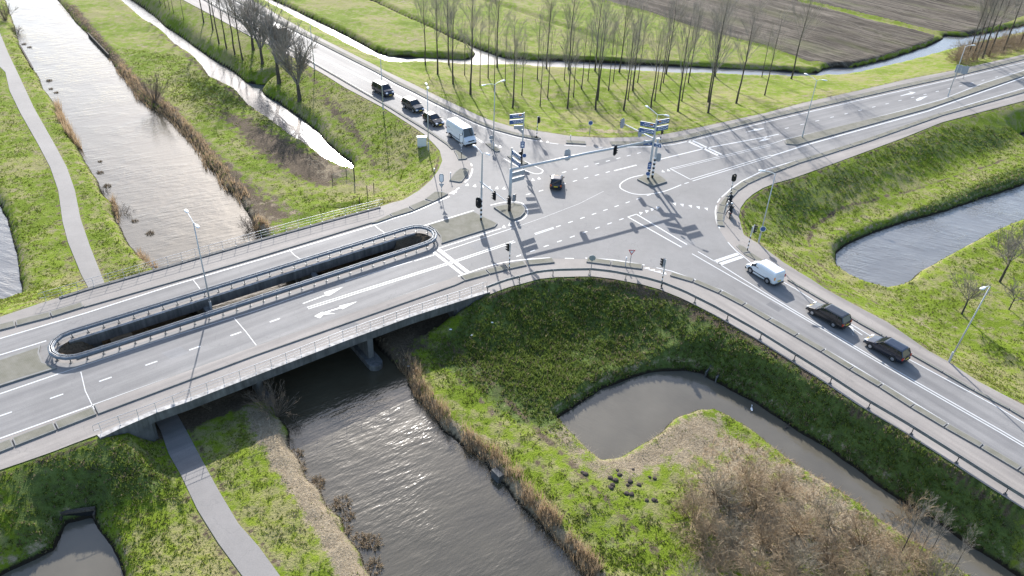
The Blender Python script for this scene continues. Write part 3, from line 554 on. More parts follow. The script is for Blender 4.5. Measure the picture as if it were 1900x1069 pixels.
# south-east centre lines and stop bars
line([(1295, 467), (1336, 491), (1420, 544), (1475, 577), (1546, 619), (1571.6, 634), (1642, 675.5)], .13); line([(1284, 471), (1339.5, 503), (1430, 555), (1542, 620.5), (1571, 638), (1642, 680)], .13)
line(ext(GP([(1642, 675.5), (1857, 798.5), (1900, 824)]), 0, 130), .13, world=True); line(ext(GP([(1642, 680), (1857, 803.5), (1900, 829)]), 0, 130), .13, world=True)
line([(1326.5, 485.5), (1369.5, 471)], .5); line([(1334.5, 491), (1377, 476.5)], .5)
poly([(1566, 600), (1583, 607), (1585, 624), (1579, 612)]); line([(1583, 610), (1600, 622)], .12); curve([(1566, 601), (1578, 610), (1584, 622)], .15)
mo = mk.build('road_marking', 'line', parent=road, recalc=False)

# raised verges and traffic islands
def strip(px, w, side, name='kerb_strip', h=.13, split=None, gapm=.12, z0=-.02, mat='block', world=False):
    P = np.array(px, float) if world else GP(px)
    segs = [(P[i], P[i+1]) for i in range(len(P)-1)]; m = MB()
    runs = []
    if split: 
        for a, b in segs:
            L = np.linalg.norm(b-a); n = max(1, round(L/split)); t = (b-a)/L
            for k in range(n): runs.append([a+(b-a)*k/n+t*gapm/2, a+(b-a)*(k+1)/n-t*gapm/2])
    else: runs = [list(P)]
    for r in runs:
        r = np.array(r); q = offset(r, side*w); out = list(r)+list(q[::-1]); m.prism(out, z0, h, 1)
        inn = offset(r, side*.09); q2 = offset(r, side*(w-.09)); t0 = (inn[1]-inn[0]); t0 = t0/np.linalg.norm(t0)*.09
        inn[0] = inn[0]+t0; q2[0] = q2[0]+t0; inn[-1] = inn[-1]-t0; q2[-1] = q2[-1]-t0
        m.sheet(list(inn)+list(q2[::-1]), h+.004, mi=0)
    return m.build(name, [mat, 'kerb'], kind='structure', recalc=False)
def island(px, name='traffic_island', h=.14):
    P = GP(px); c = P.mean(0); m = MB(); m.prism(P, -.02, h, 1); Q = [p+(c-p)/np.linalg.norm(c-p)*.14 for p in P]; m.sheet(Q, h+.004); return m.build(name, ['block', 'kerb'], kind='structure', recalc=False)
strip([(1242, 512), (1285, 524.5), (1333, 545), (1377, 568), (1424, 596), (1474, 625), (1523, 654), (1576, 687), (1630, 719), (1689, 757), (1751, 794), (1818, 832), (1888, 874), (1960, 918)], .75, 1, split=9)
strip([(862, 522), (908, 509.5), (943, 500.5), (978, 493), (1030, 488)], 1.0, 1, split=9)
strip([(1087, 487), (1133, 493), (1192, 500.5)], 1.0, 1, split=20)
strip(GP([(862, 522), (844, 530), (475, 660), (183, 769)]), 1.35, -1, mat='pave', world=True, h=.11)
P = ext(GP([(181, 769.5), (107, 798.5)]), 0, 60); strip(P, 1.1, -1, split=3.1, world=True)
P = ext(GP([(157, 570), (96, 589), (30, 606)]), 0, 60); strip(P, 1.0, -1, split=3.2, world=True)
strip(GP([(157, 571), (316, 525.5), (475, 479.5), (690, 414)]), 0.35, 1, mat='pave', world=True, h=.11, name='kerb_strip')
for q in ([(690, 415), (722, 400), (728, 404), (700, 414)], [(723, 398.5), (757, 386), (767, 392), (729, 403.5)], [(759, 384.5), (787, 372.5), (802, 376.5), (768.5, 391)], [(789, 370.5), (807, 357), (821, 357), (831, 361), (804, 375.5)]): island(q, 'kerb_strip')
island([(833.6, 336), (837, 331), (843, 322), (854, 314), (863.5, 313.4), (870, 316), (868, 322.7), (857, 338), (852, 339)]); island([(842, 280), (851, 279.5), (860, 287), (867, 294), (863.5, 296), (850.5, 297), (847.5, 290)])
P = ext(GP([(842, 277), (833, 268.5), (806, 249.5), (789, 238.5), (759, 220.5), (729.6, 202), (676, 171), (562, 105)]), 0, 120); strip(P, .35, 1, split=3.2, world=True)
P = ext(GP([(1004, 257), (997, 259.6), (961, 253), (914, 240.5), (882, 228), (840, 208), (799, 187.6), (769, 172), (734, 155), (695, 133), (577, 73)]), 0, 120); strip(P, .9, -1, split=6.2, world=True)
strip([(1050, 266.5), (1087, 268.5)], 1.1, 1)
P = ext(GP([(1134, 270), (1208, 269.5), (1249, 264), (1276, 258.5), (1420, 222.5), (1493, 205.5), (1582, 185), (1673, 164), (1774, 142), (1900, 111)]), 0, 120); strip(P, 1.3, 1, split=3.1, world=True)
P = ext(GP([(1900, 172), (1748, 215), (1609, 264), (1531, 289), (1483, 303.5), (1437, 321), (1412, 331), (1388, 342), (1369, 355), (1357, 369), (1346, 384), (1342, 398), (1342, 412), (1344, 421)]), 100); strip(P, .85, -1, split=3.2, world=True)
island([(1366, 457), (1371, 454), (1380, 457), (1392, 467.5), (1379, 470)], h=.06); island([(1380, 472), (1393, 469), (1425, 489), (1410, 488)], h=.06)
P = ext(GP([(1460, 520), (1499, 543), (1535, 564), (1589, 598), (1635, 623.5), (1690, 659), (1748, 692), (1806, 726), (1872, 761), (1900, 777.6)]), 0, 100); strip(P, .3, 1, split=12, world=True)
island([(796, 419), (879, 394), (923, 416), (918, 422), (854, 442), (819, 453), (817, 440), (808, 428)])
P = np.vstack([ext(GP([(0, 668), (76, 642)]), 80), GP([(73, 655), (80, 674), (106, 684), (88, 690), (40, 705), (0, 718)])]); d = GP([(0, 718)])[0]-GP([(40, 705)])[0]; P = np.vstack([P, P[-1:]+d/np.linalg.norm(d)*80])
m = MB(); m.prism(P, -.02, .14, 1); Q = GP([(-300, 775), (-300, 768), (0, 671), (72, 647), (70, 657), (77, 675), (100, 684), (40, 702), (0, 715)]); m.sheet([p for p in Q[2:]], .144); m.build('traffic_island', ['block', 'kerb'], kind='structure', recalc=False)
island([(916, 386.4), (929.6, 383), (954, 378.6), (967.7, 382), (974.5, 388.7), (973.4, 396.5), (965.5, 404.4), (953, 409), (945, 406.6)], h=.2)
island([(1182, 334.5), (1193, 327), (1205.7, 322), (1218, 323), (1236, 336), (1237, 339), (1218, 345), (1211, 347), (1203, 345)], h=.2)
island([(900.4, 267.4), (910.5, 267.4), (927, 278.7), (927, 281.5), (920.6, 282.6), (914, 278.7)]); island([(941, 291), (952, 291), (980, 304), (968, 307.5), (958, 304)])
P = np.vstack([GP([(1458, 268), (1455, 263), (1458, 260)]), GP([(1571.6, 232), (1673, 207), (1748, 187), (1824, 156.6)]), ext(GP([(1900, 132.6), (1960, 116)]), 0, 100), ext(GP([(1960, 122), (1900, 141), (1723, 202), (1622, 230)]), 100), GP([(1496, 265), (1478, 270)])])
m = MB(); m.prism(P, -.02, .14, 1); m.sheet([p+(np.array([0, .0])) for p in offset(np.vstack([P, P[:1]]), -.12)[:-1]], .144); m.build('traffic_island', ['block', 'kerb'], kind='structure', recalc=False)

# ------------------------------------------------------------------ bridge
def onl(px, side, inset=.45):             # nearest point on the opening's long edge
    g = G(*px)[:2]; b0 = Ca+bn*side*(rad-inset); return b0+bd*((g-b0)@bd)
br = thing('road_bridge', 'concrete road bridge with two decks and an opening between them, over the brown canal', 'bridge', (*GP([(480, 600)])[0], 0))
bo = br.location
def bpart(m, name, mat, **k): 
    o = m.build(name, mat, parent=None, recalc=False, **k); o.parent = br; o.matrix_parent_inverse = Matrix.Translation(-bo); return o
Nn = GP([(110, 552), (172, 533), (280, 503), (381, 474), (496, 441), (604, 411), (704, 384)]); Sn = GP([(186, 814.6), (222, 797), (289, 768), (350, 746.7), (475, 698), (642, 633.5), (763, 589), (829, 568), (909, 543)])
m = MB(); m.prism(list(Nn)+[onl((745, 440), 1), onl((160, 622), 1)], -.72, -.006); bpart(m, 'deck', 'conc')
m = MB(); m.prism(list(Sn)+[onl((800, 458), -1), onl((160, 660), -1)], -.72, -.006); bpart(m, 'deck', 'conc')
def beam(P, d0, d1, z0, z1, name='edge_beam', mat='lightconc'):
    a = offset(P, d0); b = offset(P, d1); m = MB(); m.prism(list(a)+list(b[::-1]), z0, z1); return bpart(m, name, mat)
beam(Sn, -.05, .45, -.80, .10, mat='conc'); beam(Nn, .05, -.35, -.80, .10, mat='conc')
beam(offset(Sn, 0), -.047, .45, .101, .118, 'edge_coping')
for sd in (1, -1):
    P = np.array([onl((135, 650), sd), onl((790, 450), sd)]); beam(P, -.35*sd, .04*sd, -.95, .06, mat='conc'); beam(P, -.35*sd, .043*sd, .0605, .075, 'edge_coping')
def wall(a, b, z0, z1, t=.5, name='abutment', mat='conc'):
    a, b = np.array(a), np.array(b); d = (b-a)/np.linalg.norm(b-a); n = np.array([-d[1], d[0]])*t/2; m = MB(); m.prism([a-n, b-n, b+n, a+n], z0, z1); return bpart(m, name, mat)
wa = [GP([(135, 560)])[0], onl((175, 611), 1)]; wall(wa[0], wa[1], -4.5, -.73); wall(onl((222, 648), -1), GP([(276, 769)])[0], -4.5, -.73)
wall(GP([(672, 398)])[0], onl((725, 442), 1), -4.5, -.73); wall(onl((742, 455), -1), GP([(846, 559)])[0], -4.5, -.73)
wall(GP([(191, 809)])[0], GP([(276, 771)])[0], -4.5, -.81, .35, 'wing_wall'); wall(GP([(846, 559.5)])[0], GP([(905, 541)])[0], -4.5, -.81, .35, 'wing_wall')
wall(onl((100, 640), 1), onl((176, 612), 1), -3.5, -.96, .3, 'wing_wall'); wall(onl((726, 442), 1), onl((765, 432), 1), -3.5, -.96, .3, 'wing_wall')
for px, q in (((482, 711), (371, 563)), ((688, 640), (566, 500))):
    a = G(*px, -1.6)[:2]; b = G(*q, -1.6)[:2]; d = (b-a)/np.linalg.norm(b-a); L = np.linalg.norm(b-a)
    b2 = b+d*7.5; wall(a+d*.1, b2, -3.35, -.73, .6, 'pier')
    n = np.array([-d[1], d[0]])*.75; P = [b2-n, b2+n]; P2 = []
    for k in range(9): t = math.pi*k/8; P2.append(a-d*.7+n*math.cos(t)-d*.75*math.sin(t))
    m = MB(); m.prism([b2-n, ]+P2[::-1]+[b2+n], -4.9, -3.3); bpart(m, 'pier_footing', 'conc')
pts = [G(893, 563, -.9), G(880, 575, -1.6), G(868, 590, -2.4)]; m = MB(); m.tube([p+[.0, 0, .25] for p in pts], .09, 8); bpart(m, 'drain_pipe', 'lightconc')

# ------------------------------------------------------------------ rails and railings
def resample(P, step):
    P = np.array(P, float); s = np.r_[0, np.cumsum(np.linalg.norm(np.diff(P, axis=0), axis=1))]; n = max(1, int(round(s[-1]/step))); t = np.linspace(0, s[-1], n+1); return np.stack([np.interp(t, s, P[:, 0]), np.interp(t, s, P[:, 1])], -1)
WPROF = [(.0, -.155), (.07, -.10), (.07, -.05), (.015, 0), (.07, .05), (.07, .10), (0, .155), (-.02, .155), (-.02, -.155)]
def wbeam(m, P, off, sgn, z, closed=False):
    n = len(P); Q = P; ring = []; k = len(WPROF)
    for i in range(n):
        a = Q[(i-1) % n] if closed else Q[max(i-1, 0)]; b = Q[(i+1) % n] if closed else Q[min(i+1, n-1)]; t = (b-a)/np.linalg.norm(b-a); nn = np.array([-t[1], t[0]])
        ring += [(Q[i][0]+nn[0]*(off+sgn*u), Q[i][1]+nn[1]*(off+sgn*u), z+w) for u, w in WPROF]
    f = []
    for i in range(n if closed else n-1):
        for j in range(k): f.append((i*k+j, i*k+(j+1) % k, ((i+1) % n)*k+(j+1) % k, ((i+1) % n)*k+j))
    m.add(ring, f)
def post_mesh(name, h, prof='I', mat='darksteel'):
    m = MB(); m.box((0, 0, h/2), (.10, .055, h)); m.box((0, 0, .02), (.28, .22, .04)); m.box((0, 0, h-.02), (.40, .05, .035)) if prof == 'D' else None
    for dx in (-.1, .1): m.box((dx, .07, .05), (.04, .04, .05))
    me = bpy.data.meshes.new(name); o = m.build(name, mat); return o
def guardrail(P, closed, label, step, sides, z=.62, zb=.0):
    c = np.mean(P, axis=0); root = thing('guardrail', label, 'guardrail', (c[0], c[1], 0)); inv = Matrix.Translation(-root.location)
    fine = resample(np.vstack([P, P[:1]]) if closed else P, .9); fine = fine[:-1] if closed else fine
    for sgn in sides:
        m = MB(); wbeam(m, fine, sgn*.20, sgn, z, closed); o = m.build('rail', 'rail', recalc=True, smooth=False); o.parent = root; o.matrix_parent_inverse = inv
    Q = resample(np.vstack([P, P[:1]]) if closed else P, step); Q = Q[:-1] if closed else Q; first = None
    for i, p in enumerate(Q):
        a, b = Q[i-1 if (closed or i) else 0], Q[(i+1) % len(Q)] if closed else Q[min(i+1, len(Q)-1)]; rz = math.atan2(b[1]-a[1], b[0]-a[0])+math.pi/2
        if first is None: o = first = post_mesh('post', .74, 'D' if len(sides) == 2 else 'I')
        else: o = first.copy(); COL.objects.link(o)
        o.parent = root; o.location = (p[0]-c[0], p[1]-c[1], zb); o.rotation_euler = (0, 0, rz)
    if len(sides) == 2:
        m = MB()
        for sgn in (1, -1): m.tube([(x, y, .775) for x, y in (offset(np.vstack([fine, fine[:2]]), sgn*.09))], .022, 5, cap=False)
        o = m.build('top_tube', 'galv', recalc=False); o.parent = root; o.matrix_parent_inverse = inv
    return root
guardrail(stadium(rad, 22), True, 'long double steel guardrail looping round the opening in the bridge', 1.4, (1, -1))
guardrail(RAIL, False, 'curved steel guardrail along the cycle path above the green bank beside the south-east road', 4.06, (1,), z=.6)
def railing(P, label, step=1.5, h=1.02, z0=.118, ends=True):
    c = P.mean(0); root = thing('railing', label, 'railing', (c[0], c[1], 0)); inv = Matrix.Translation(-root.location); Q = resample(P, step)
    for k, (z, r) in enumerate(((h, .022), (h*.68, .013), (h*.36, .013))):
        pts = [(x, y, z0+z) for x, y in Q]
        if k == 0:
            t0 = (Q[0]-Q[1])/np.linalg.norm(Q[0]-Q[1])*.5; t1 = (Q[-1]-Q[-2])/np.linalg.norm(Q[-1]-Q[-2])*.5
            e0 = [(Q[0][0]+t0[0]*.2, Q[0][1]+t0[1]*.2, z0+h*.36), (Q[0][0]+t0[0], Q[0][1]+t0[1], z0+h*.42), (Q[0][0]+t0[0], Q[0][1]+t0[1], z0+h*.93)]; e1 = [(Q[-1][0]+t1[0], Q[-1][1]+t1[1], z0+h*.93), (Q[-1][0]+t1[0], Q[-1][1]+t1[1], z0+h*.42), (Q[-1][0]+t1[0]*.2, Q[-1][1]+t1[1]*.2, z0+h*.36)]; pts = e0+pts+e1
        m = MB(); m.tube(pts, r, 6); o = m.build('handrail' if k == 0 else 'rail', 'galv', recalc=False); o.parent = root; o.matrix_parent_inverse = inv
    m = MB(); m.box((0, 0, h/2), (.035, .03, h)); m.box((0, 0, .02), (.1, .08, .03)); first = None
    for i, p in enumerate(Q):
        a, b = Q[max(i-1, 0)], Q[min(i+1, len(Q)-1)]
        if first is None: o = first = m.build('post', 'greypole')
        else: o = first.copy(); COL.objects.link(o)
        o.parent = root; o.location = (p[0]-c[0], p[1]-c[1], z0); o.rotation_euler = (0, 0, math.atan2(b[1]-a[1], b[0]-a[0]))
railing(offset(GP([(189, 804), (224, 791), (258, 779), (292, 766), (356, 740), (417, 717), (505, 684), (642, 633.5-4), (757, 588), (857, 555), (896, 541)]), .0), 'thin steel railing along the near edge of the bridge above the dark water')
railing(GP([(86, 559), (119, 550), (174, 533), (229, 518), (280, 503), (332, 488), (381, 474), (428, 461), (496, 441), (561, 423), (624, 406), (664, 396), (704, 386)]), 'thin steel railing along the far edge of the bridge where the canal widens')

# ------------------------------------------------------------------ street furniture
def V(p): return Vector((float(p[0]), float(p[1]), float(p[2])))
def lampmast(base, top, heads, label, z=0.0, fix=False):
    b = V(G(*base, z)); h = hgt(base, top[1], z); tp = V(G(*top, z+h)) if fix else b+Vector((0, 0, h))
    root = thing('street_lamp', label, 'street lamp', b, group='street lamps round the junction')
    T = tp-b; m = MB(); m.tube([(0, 0, 0), (0, 0, 1.2)], .11, 10); m.build('pole_base', 'greypole', root)
    m = MB(); m.tube([T*(1.2/h), T*.5, T], [.085, .07, .05], 8); m.build('pole', 'greypole', root, smooth=True)
    for hp in heads:
        e = V(G(*hp, z+h+.25))-b; d = e-T; hl = Vector((d.x, d.y, 0)); L = max(hl.length, .3); hl.normalize()
        m = MB(); m.tube([T, T+hl*L*.35+Vector((0, 0, .2)), T+hl*L*.75+Vector((0, 0, .25))], .035, 6); m.build('arm', 'lampgrey', root)
        c = T+hl*L+Vector((0, 0, .27)); az = math.atan2(hl.y, hl.x); bm = MB(); n = 10; rings = []
        for i, (t, w) in enumerate(((-.42, .06), (-.3, .12), (-.05, .17), (.2, .18), (.36, .13), (.42, .05))):
            for k in range(n): a = 2*math.pi*k/n; rings.append((c.x+t*math.cos(az)-math.cos(a)*w*math.sin(az), c.y+t*math.sin(az)+math.cos(a)*w*math.cos(az), c.z+math.sin(a)*w*.42))
        bm.add(rings, [(i*n+k, i*n+(k+1) % n, (i+1)*n+(k+1) % n, (i+1)*n+k) for i in range(5) for k in range(n)]+[tuple(range(n)), tuple(5*n+k for k in range(n))])
        hd = bm.build('lamp_head', 'lampgrey', root, smooth=True); m = MB(); m.box((c.x, c.y, c.z-.075), (.5, .2, .03), az); m.build('lens', 'chrome', hd)
    return root
lampmast((393, 577), (357.5, 414), [(346, 392), (366, 420)], 'tall double armed lamp standing in the opening of the bridge', z=-1.0)
lampmast((915, 277), (916, 157), [(898, 158), (933, 150)], 'double armed lamp on the narrow island between the white van and the direction signs')
lampmast((795, 279), (789.5, 162), [(791, 156), (794, 163)], 'slim lamp beside the white cabinet on the grass corner', z=-.4)
lampmast((711, 204), (701, 109), [(715, 106)], 'lamp with one arm at the cycle path edge in front of the first queuing car')
lampmast((583.6, 129), (577, 47), [(589, 45)], 'lamp with one arm between the bare willow and the north-west road')
lampmast((1488, 256), (1511, 150), [(1496, 138), (1530, 149)], 'double armed lamp at the tip of the long north-east median')
lampmast((1758.5, 179), (1791, 87), [(1806, 84)], 'one armed lamp on the north-east median near the brown shrubs')
lampmast((1407.5, 450), (1435, 323.5), [(1414, 317)], 'one armed lamp at the grass edge by the motorcyclists')
lampmast((1761, 671), (1837, 532), [(1824, 535)], 'leaning one armed lamp beside the south-east cycle path', fix=True)

def striped(m_unused, root, r, h, r2=None, top=None, n=7, s=.26, z0=.35, bmat='black'):
    m = MB(); m.tube([(0, 0, 0), (0, 0, z0)], r, 10); m.build('pole_foot', 'black', root)
    m = MB(); z = z0
    for k in range(n): m.tube([(0, 0, z), (0, 0, z+s)], r, 10, mi=k % 2); z += s
    m.build('banded_section', ['signwhite', 'black'], root)
    m = MB(); m.tube([(0, 0, z), (0, 0, h)], [r, r2 or r], 10); m.build('pole', top or 'greypole', root, smooth=False)
def capsule(w, h, n=8):
    P = []
    for k in range(n+1): a = math.pi*k/n; P.append((math.cos(a)*w/2, h/2-w/2+math.sin(a)*w/2))
    for k in range(n+1): a = math.pi+math.pi*k/n; P.append((math.cos(a)*w/2, -h/2+w/2+math.sin(a)*w/2))
    return P
def orient(m, ang, pos):                  # local: x right, y out of the face, z up  -> face looks along ang
    r = Matrix.Rotation(ang-math.pi/2, 3, 'Z'); m.v = [tuple(r @ Vector(v)+Vector(pos)) for v in m.v]; return m
def face(pl, y0, y1, mi=0):
    m = MB(); m.prism(pl, y0, y1); m.v = [(x, z, y) for x, y, z in m.v]; m.f = [f[::-1] for f in m.f]; return m
def head(root, pos, deg, w=.62, h=1.15, board=True, lamps=3):
    a = R(deg); hh = .31*lamps
    m = MB(); m.box((0, .08, 0), (.27, .2, hh+.04)); b = orient(m, a, pos).build('signal_housing', 'black', root)
    if board:
        f = face(capsule(w, h), -.025, -.006); orient(f, a, pos).build('backboard', 'signback', b)
        f = face(capsule(w, h), -.005, .012); orient(f, a, pos).build('backboard_front', 'black', b)
    for k in range(lamps):
        z = (k-(lamps-1)/2)*.31; m = MB(); n = 12; ring = []
        for y, r in ((.18, .125), (.42, .13)):
            for q in range(n+1): t = math.pi*(-.12+1.24*q/n); ring.append((math.cos(t)*r, y if y < .2 else y-.1*(1-math.sin(max(0, min(math.pi, t)))), z+math.sin(t)*r))
        m.add(ring, [(q, q+1, n+2+q, n+1+q) for q in range(n)]); orient(m, a, pos).build('hood', 'black', b, recalc=False)
        m = MB(); m.tube([(0, .17, z), (0, .192, z)], .105, 12); orient(m, a, pos).build('lens', 'glass', b)
def disc(root, pos, deg, r=.3, mat='signblue', name='round_sign', rim='signwhite'):
    a = R(deg); m = MB(); m.tube([(0, 0, 0), (0, .02, 0)], r, 20); o = orient(m, a, pos).build(name, mat, root)
    m = MB(); n = 20; ring = [(math.cos(2*math.pi*k/n)*q, .024, math.sin(2*math.pi*k/n)*q) for q in (r*.86, r) for k in range(n)]; m.add(ring, [(k, (k+1) % n, n+(k+1) % n, n+k) for k in range(n)]); orient(m, a, pos).build('sign_rim', rim, o, recalc=False)
    return o
def board(root, z, dirxy, L=1.95, h=.52, back=False, start=.12, seed=0, sgn=1, orange=False):
    d = Vector((dirxy[0], dirxy[1], 0)).normalized(); az = math.atan2(d.y, d.x); c = d*(start+L/2); m = MB(); m.box((c.x, c.y, z), (L, .09, h), az); o = m.build('direction_board', 'signback' if back else 'signblue', root, bevel=.01)
    m = MB(); m.box((c.x, c.y, z+h/2+.014), (L, .12, .025), az); m.build('board_cap', 'signwhite', o)
    if not back:
        nrm = Vector((-d.y, d.x, 0)); nrm = nrm if nrm.y < 0 else -nrm; rr = random.Random(seed); m = MB()
        for rw in (.12, -.12):
            x = start+.25
            while x < start+L-.55: w = rr.uniform(.12, .4); p = d*(x+w/2)+nrm*.052; m.box((p.x, p.y, z+rw), (w, .012, .08), az); x += w+.07
        p = d*(start+(L-.22 if sgn > 0 else .16))+nrm*.052; m.box((p.x, p.y, z), (.16, .012, .2), az+0); m.build('lettering', 'signwhite', o)
        if orange: p = d*(start+.45)+nrm*.058; m = MB(); m.box((p.x, p.y, z+.13), (.4, .012, .15), az); m.build('orange_panel', 'orange', o)
def dirpx(base, end, z): g = G(*end, z); b = G(*base, 0); return g[:2]-b[:2]
def sigpole(base, h, label, heads, r=.06, name='traffic_light'):
    root = thing(name, label, 'traffic light', V(G(*base, 0)), group='traffic lights of the junction'); striped(None, root, r, h)
    for (dz, deg, off) in heads:
        root_dir = Vector((math.cos(R(deg)), math.sin(R(deg)), 0))*off; head(root, (root_dir.x, root_dir.y, dz), deg)
    return root
sigpole((995.7, 255.6), 3.4, 'far traffic light on the kerb tip in front of the poplar lawn', [(2.9, -25, .14)])
sigpole((1353.5, 368), 3.3, 'traffic light in front of the two motorcyclists with a black oval face', [(3.1, -95, .16)])
sigpole((1386.4, 465), 3.3, 'traffic light on the flat island near the white delivery car', [(3.0, -12, .14)])
sigpole((1226.7, 532), 3.5, 'traffic light behind the guardrail showing its pale back', [(3.05, 150, .16)])
sigpole((944.8, 499.3), 3.5, 'traffic light at the near kerb beyond the end of the bridge', [(2.9, 188, .14)])
root = sigpole((1224.7, 263.5), 1.6, 'short banded signal post behind the big sign mast at the far kerb', []); head(root, (0, -.12, 1.7), -60, board=False, lamps=2)
# mast with a signal arm at the end of the paved median
rt = thing('signal_mast', 'tall mast on the paved median tip with a signal arm and a double lamp', 'signal mast', V(G(892.4, 410, 0))); striped(None, rt, .13, 9.0, .07, n=9, s=.3, z0=.5)
head(rt, (-.32, -.2, 2.6), -112, .8, 1.5); e = G(941, 368, 5.35)-G(892.4, 410, 0); ez = 5.0
m = MB(); m.tube([(0, 0, 5.2), (e[0], e[1], 4.9)], [.1, .04], 8); m.tube([(0, 0, 5.2), (-e[0]*.06, -e[1]*.06, 5.25)], .1, 8); m.build('signal_arm', 'greypole', rt); head(rt, (e[0]*.52, e[1]*.52-.1, 4.7), -150, .7, 1.3)
b = V(G(892.4, 410, 0))
for hp in ((905, 286.5), (880, 271)):
    q = V(G(*hp, 9.2))-b; m = MB(); m.tube([(0, 0, 9.0), (q.x*.4, q.y*.4, 9.2), (q.x*.85, q.y*.85, 9.25)], .035, 6); m.build('lamp_arm', 'lampgrey', rt); m = MB(); m.box((q.x, q.y, 9.25), (.75, .3, .13), math.atan2(q.y, q.x), taper=.6); m.build('lamp_head', 'lampgrey', rt, bevel=.04)
# sign portal across the junction
pl, pr = V(G(944.9, 393.5, 0)), V(G(1202, 334.5, 0)); rt = thing('sign_portal', 'white steel portal spanning the junction with direction boards, signals and a lamp on top', 'sign gantry', pr)
loc = pl-pr; zA = 5.85
m = MB(); m.tube([(loc.x, loc.y, 0), (loc.x, loc.y, 1.2)], .2, 12); m.build('pole_foot', 'black', rt)
m = MB(); m.tube([(loc.x, loc.y, 1.2), (loc.x, loc.y, zA+.1)], .19, 12); m.build('left_post', 'greypole', rt, smooth=True)
m = MB(); m.tube([(loc.x, loc.y, zA), (loc.x, loc.y, 8.75)], .09, 10); m.build('upper_post', 'greypole', rt)
striped(None, rt, .17, 8.8, .12, n=8, s=.3, z0=.45)
m = MB(); m.tube([(loc.x, loc.y, zA), (loc.x*.5, loc.y*.5, zA+.12), (0, 0, zA)], .16, 10); m.build('beam', 'greypole', rt, smooth=True)
x = V(G(1053, 289, zA))-pr; head(rt, (x.x, x.y+.25, zA), 100, .8, 1.6); x = V(G(1141, 279, zA-.3))-pr; head(rt, (x.x, x.y-.25, zA-.2), -42, .75, 1.5)
e = V(G(1152.4, 226, 6.4))-pr; m = MB(); m.tube([(0, 0, 6.1), (e.x, e.y, 6.3)], [.12, .06], 8); m.build('signal_arm', 'greypole', rt)
head(rt, (e.x*.95, e.y*.95+.2, 6.2), 128, .75, 1.5); head(rt, (e.x*.4, e.y*.4+.2, 6.1), 128, .75, 1.5)
bs = (1202, 334.5); ne = dirpx(bs, (1240, 221), 8.6); nw = dirpx(bs, (1194, 226), 8.2); lr = dirpx(bs, (1190, 262), 5.6)
board(rt, 8.35, ne, 2.0, .62, seed=1, orange=True); board(rt, 7.45, ne, 2.0, .62, seed=2); board(rt, 7.9, nw, 2.0, .62, seed=3, sgn=-1, orange=True); board(rt, 7.0, nw, 2.0, .62, seed=4, sgn=-1)
board(rt, 5.45, lr, 1.2, .6, seed=5); board(rt, 5.3, (-nw[0], -nw[1]), 1.0, .5, seed=6)
def lboard(z, d, back, seed):
    L0 = len(bpy.data.objects); e_ = thing('tmp', 'x', 'x'); board(e_, z, d, 1.95, .55, back=back, seed=seed)
    o = [c for c in bpy.data.objects if c.parent == e_][0]; o.parent = rt; o.location = loc; bpy.data.objects.remove(e_)
bs = (944.9, 393.5); rdir = dirpx(bs, (963, 295), 8.0); wdir = dirpx(bs, (973, 321), 4.9)
lboard(8.2, rdir, False, 7); lboard(7.3, rdir, False, 8); lboard(5.1, wdir, True, 9); lboard(4.3, wdir, True, 10)
hb = thing('tmp', 'x', 'x'); head(hb, (-.05, -.3, 1.75), -150, .8, 1.5); head(hb, (.5, .2, 1.9), 60, .4, 1.0)
for c in [c for c in bpy.data.objects if c.parent == hb]: c.parent = rt; c.location = loc
bpy.data.objects.remove(hb)
q = V(G(1216.6, 212, 9.4))
for hp in ((1200.5, 198), (1237, 214.6)):
    h_ = V(G(*hp, 9.7))-pr; m = MB(); m.tube([(0, 0, 8.8), (0, 0, 9.5), (h_.x*.8, h_.y*.8, 9.75)], .04, 6); m.build('lamp_arm', 'lampgrey', rt); m = MB(); m.box((h_.x, h_.y, 9.75), (.8, .32, .14), math.atan2(h_.y, h_.x), taper=.6); m.build('lamp_head', 'lampgrey', rt, bevel=.04)
disc(rt, (-.15, -.25, 1.1), -100, .32); m = MB(); m.box((-.1, -.28, 2.3), (.5, .03, .95)); o = m.build('blue_panel', 'signblue', rt); m = MB(); m.box((-.1, -.30, 2.45), (.3, .01, .1)); m.box((-.1, -.30, 2.2), (.25, .01, .1)); m.build('panel_mark', 'signwhite', o)
rt = thing('signal_pole', 'banded second pole on the portal island with a pale signal back', 'signal pole', V(G(1209.7, 331.8, 0))); striped(None, rt, .16, 5.85, .14, n=9, s=.3, z0=.6); head(rt, (.45, .1, 3.2), 70, .7, 1.3)
m = MB(); m.box((0, 0, 5.95), (.5, .3, .12), .4); m.build('cap_box', 'signwhite', rt)
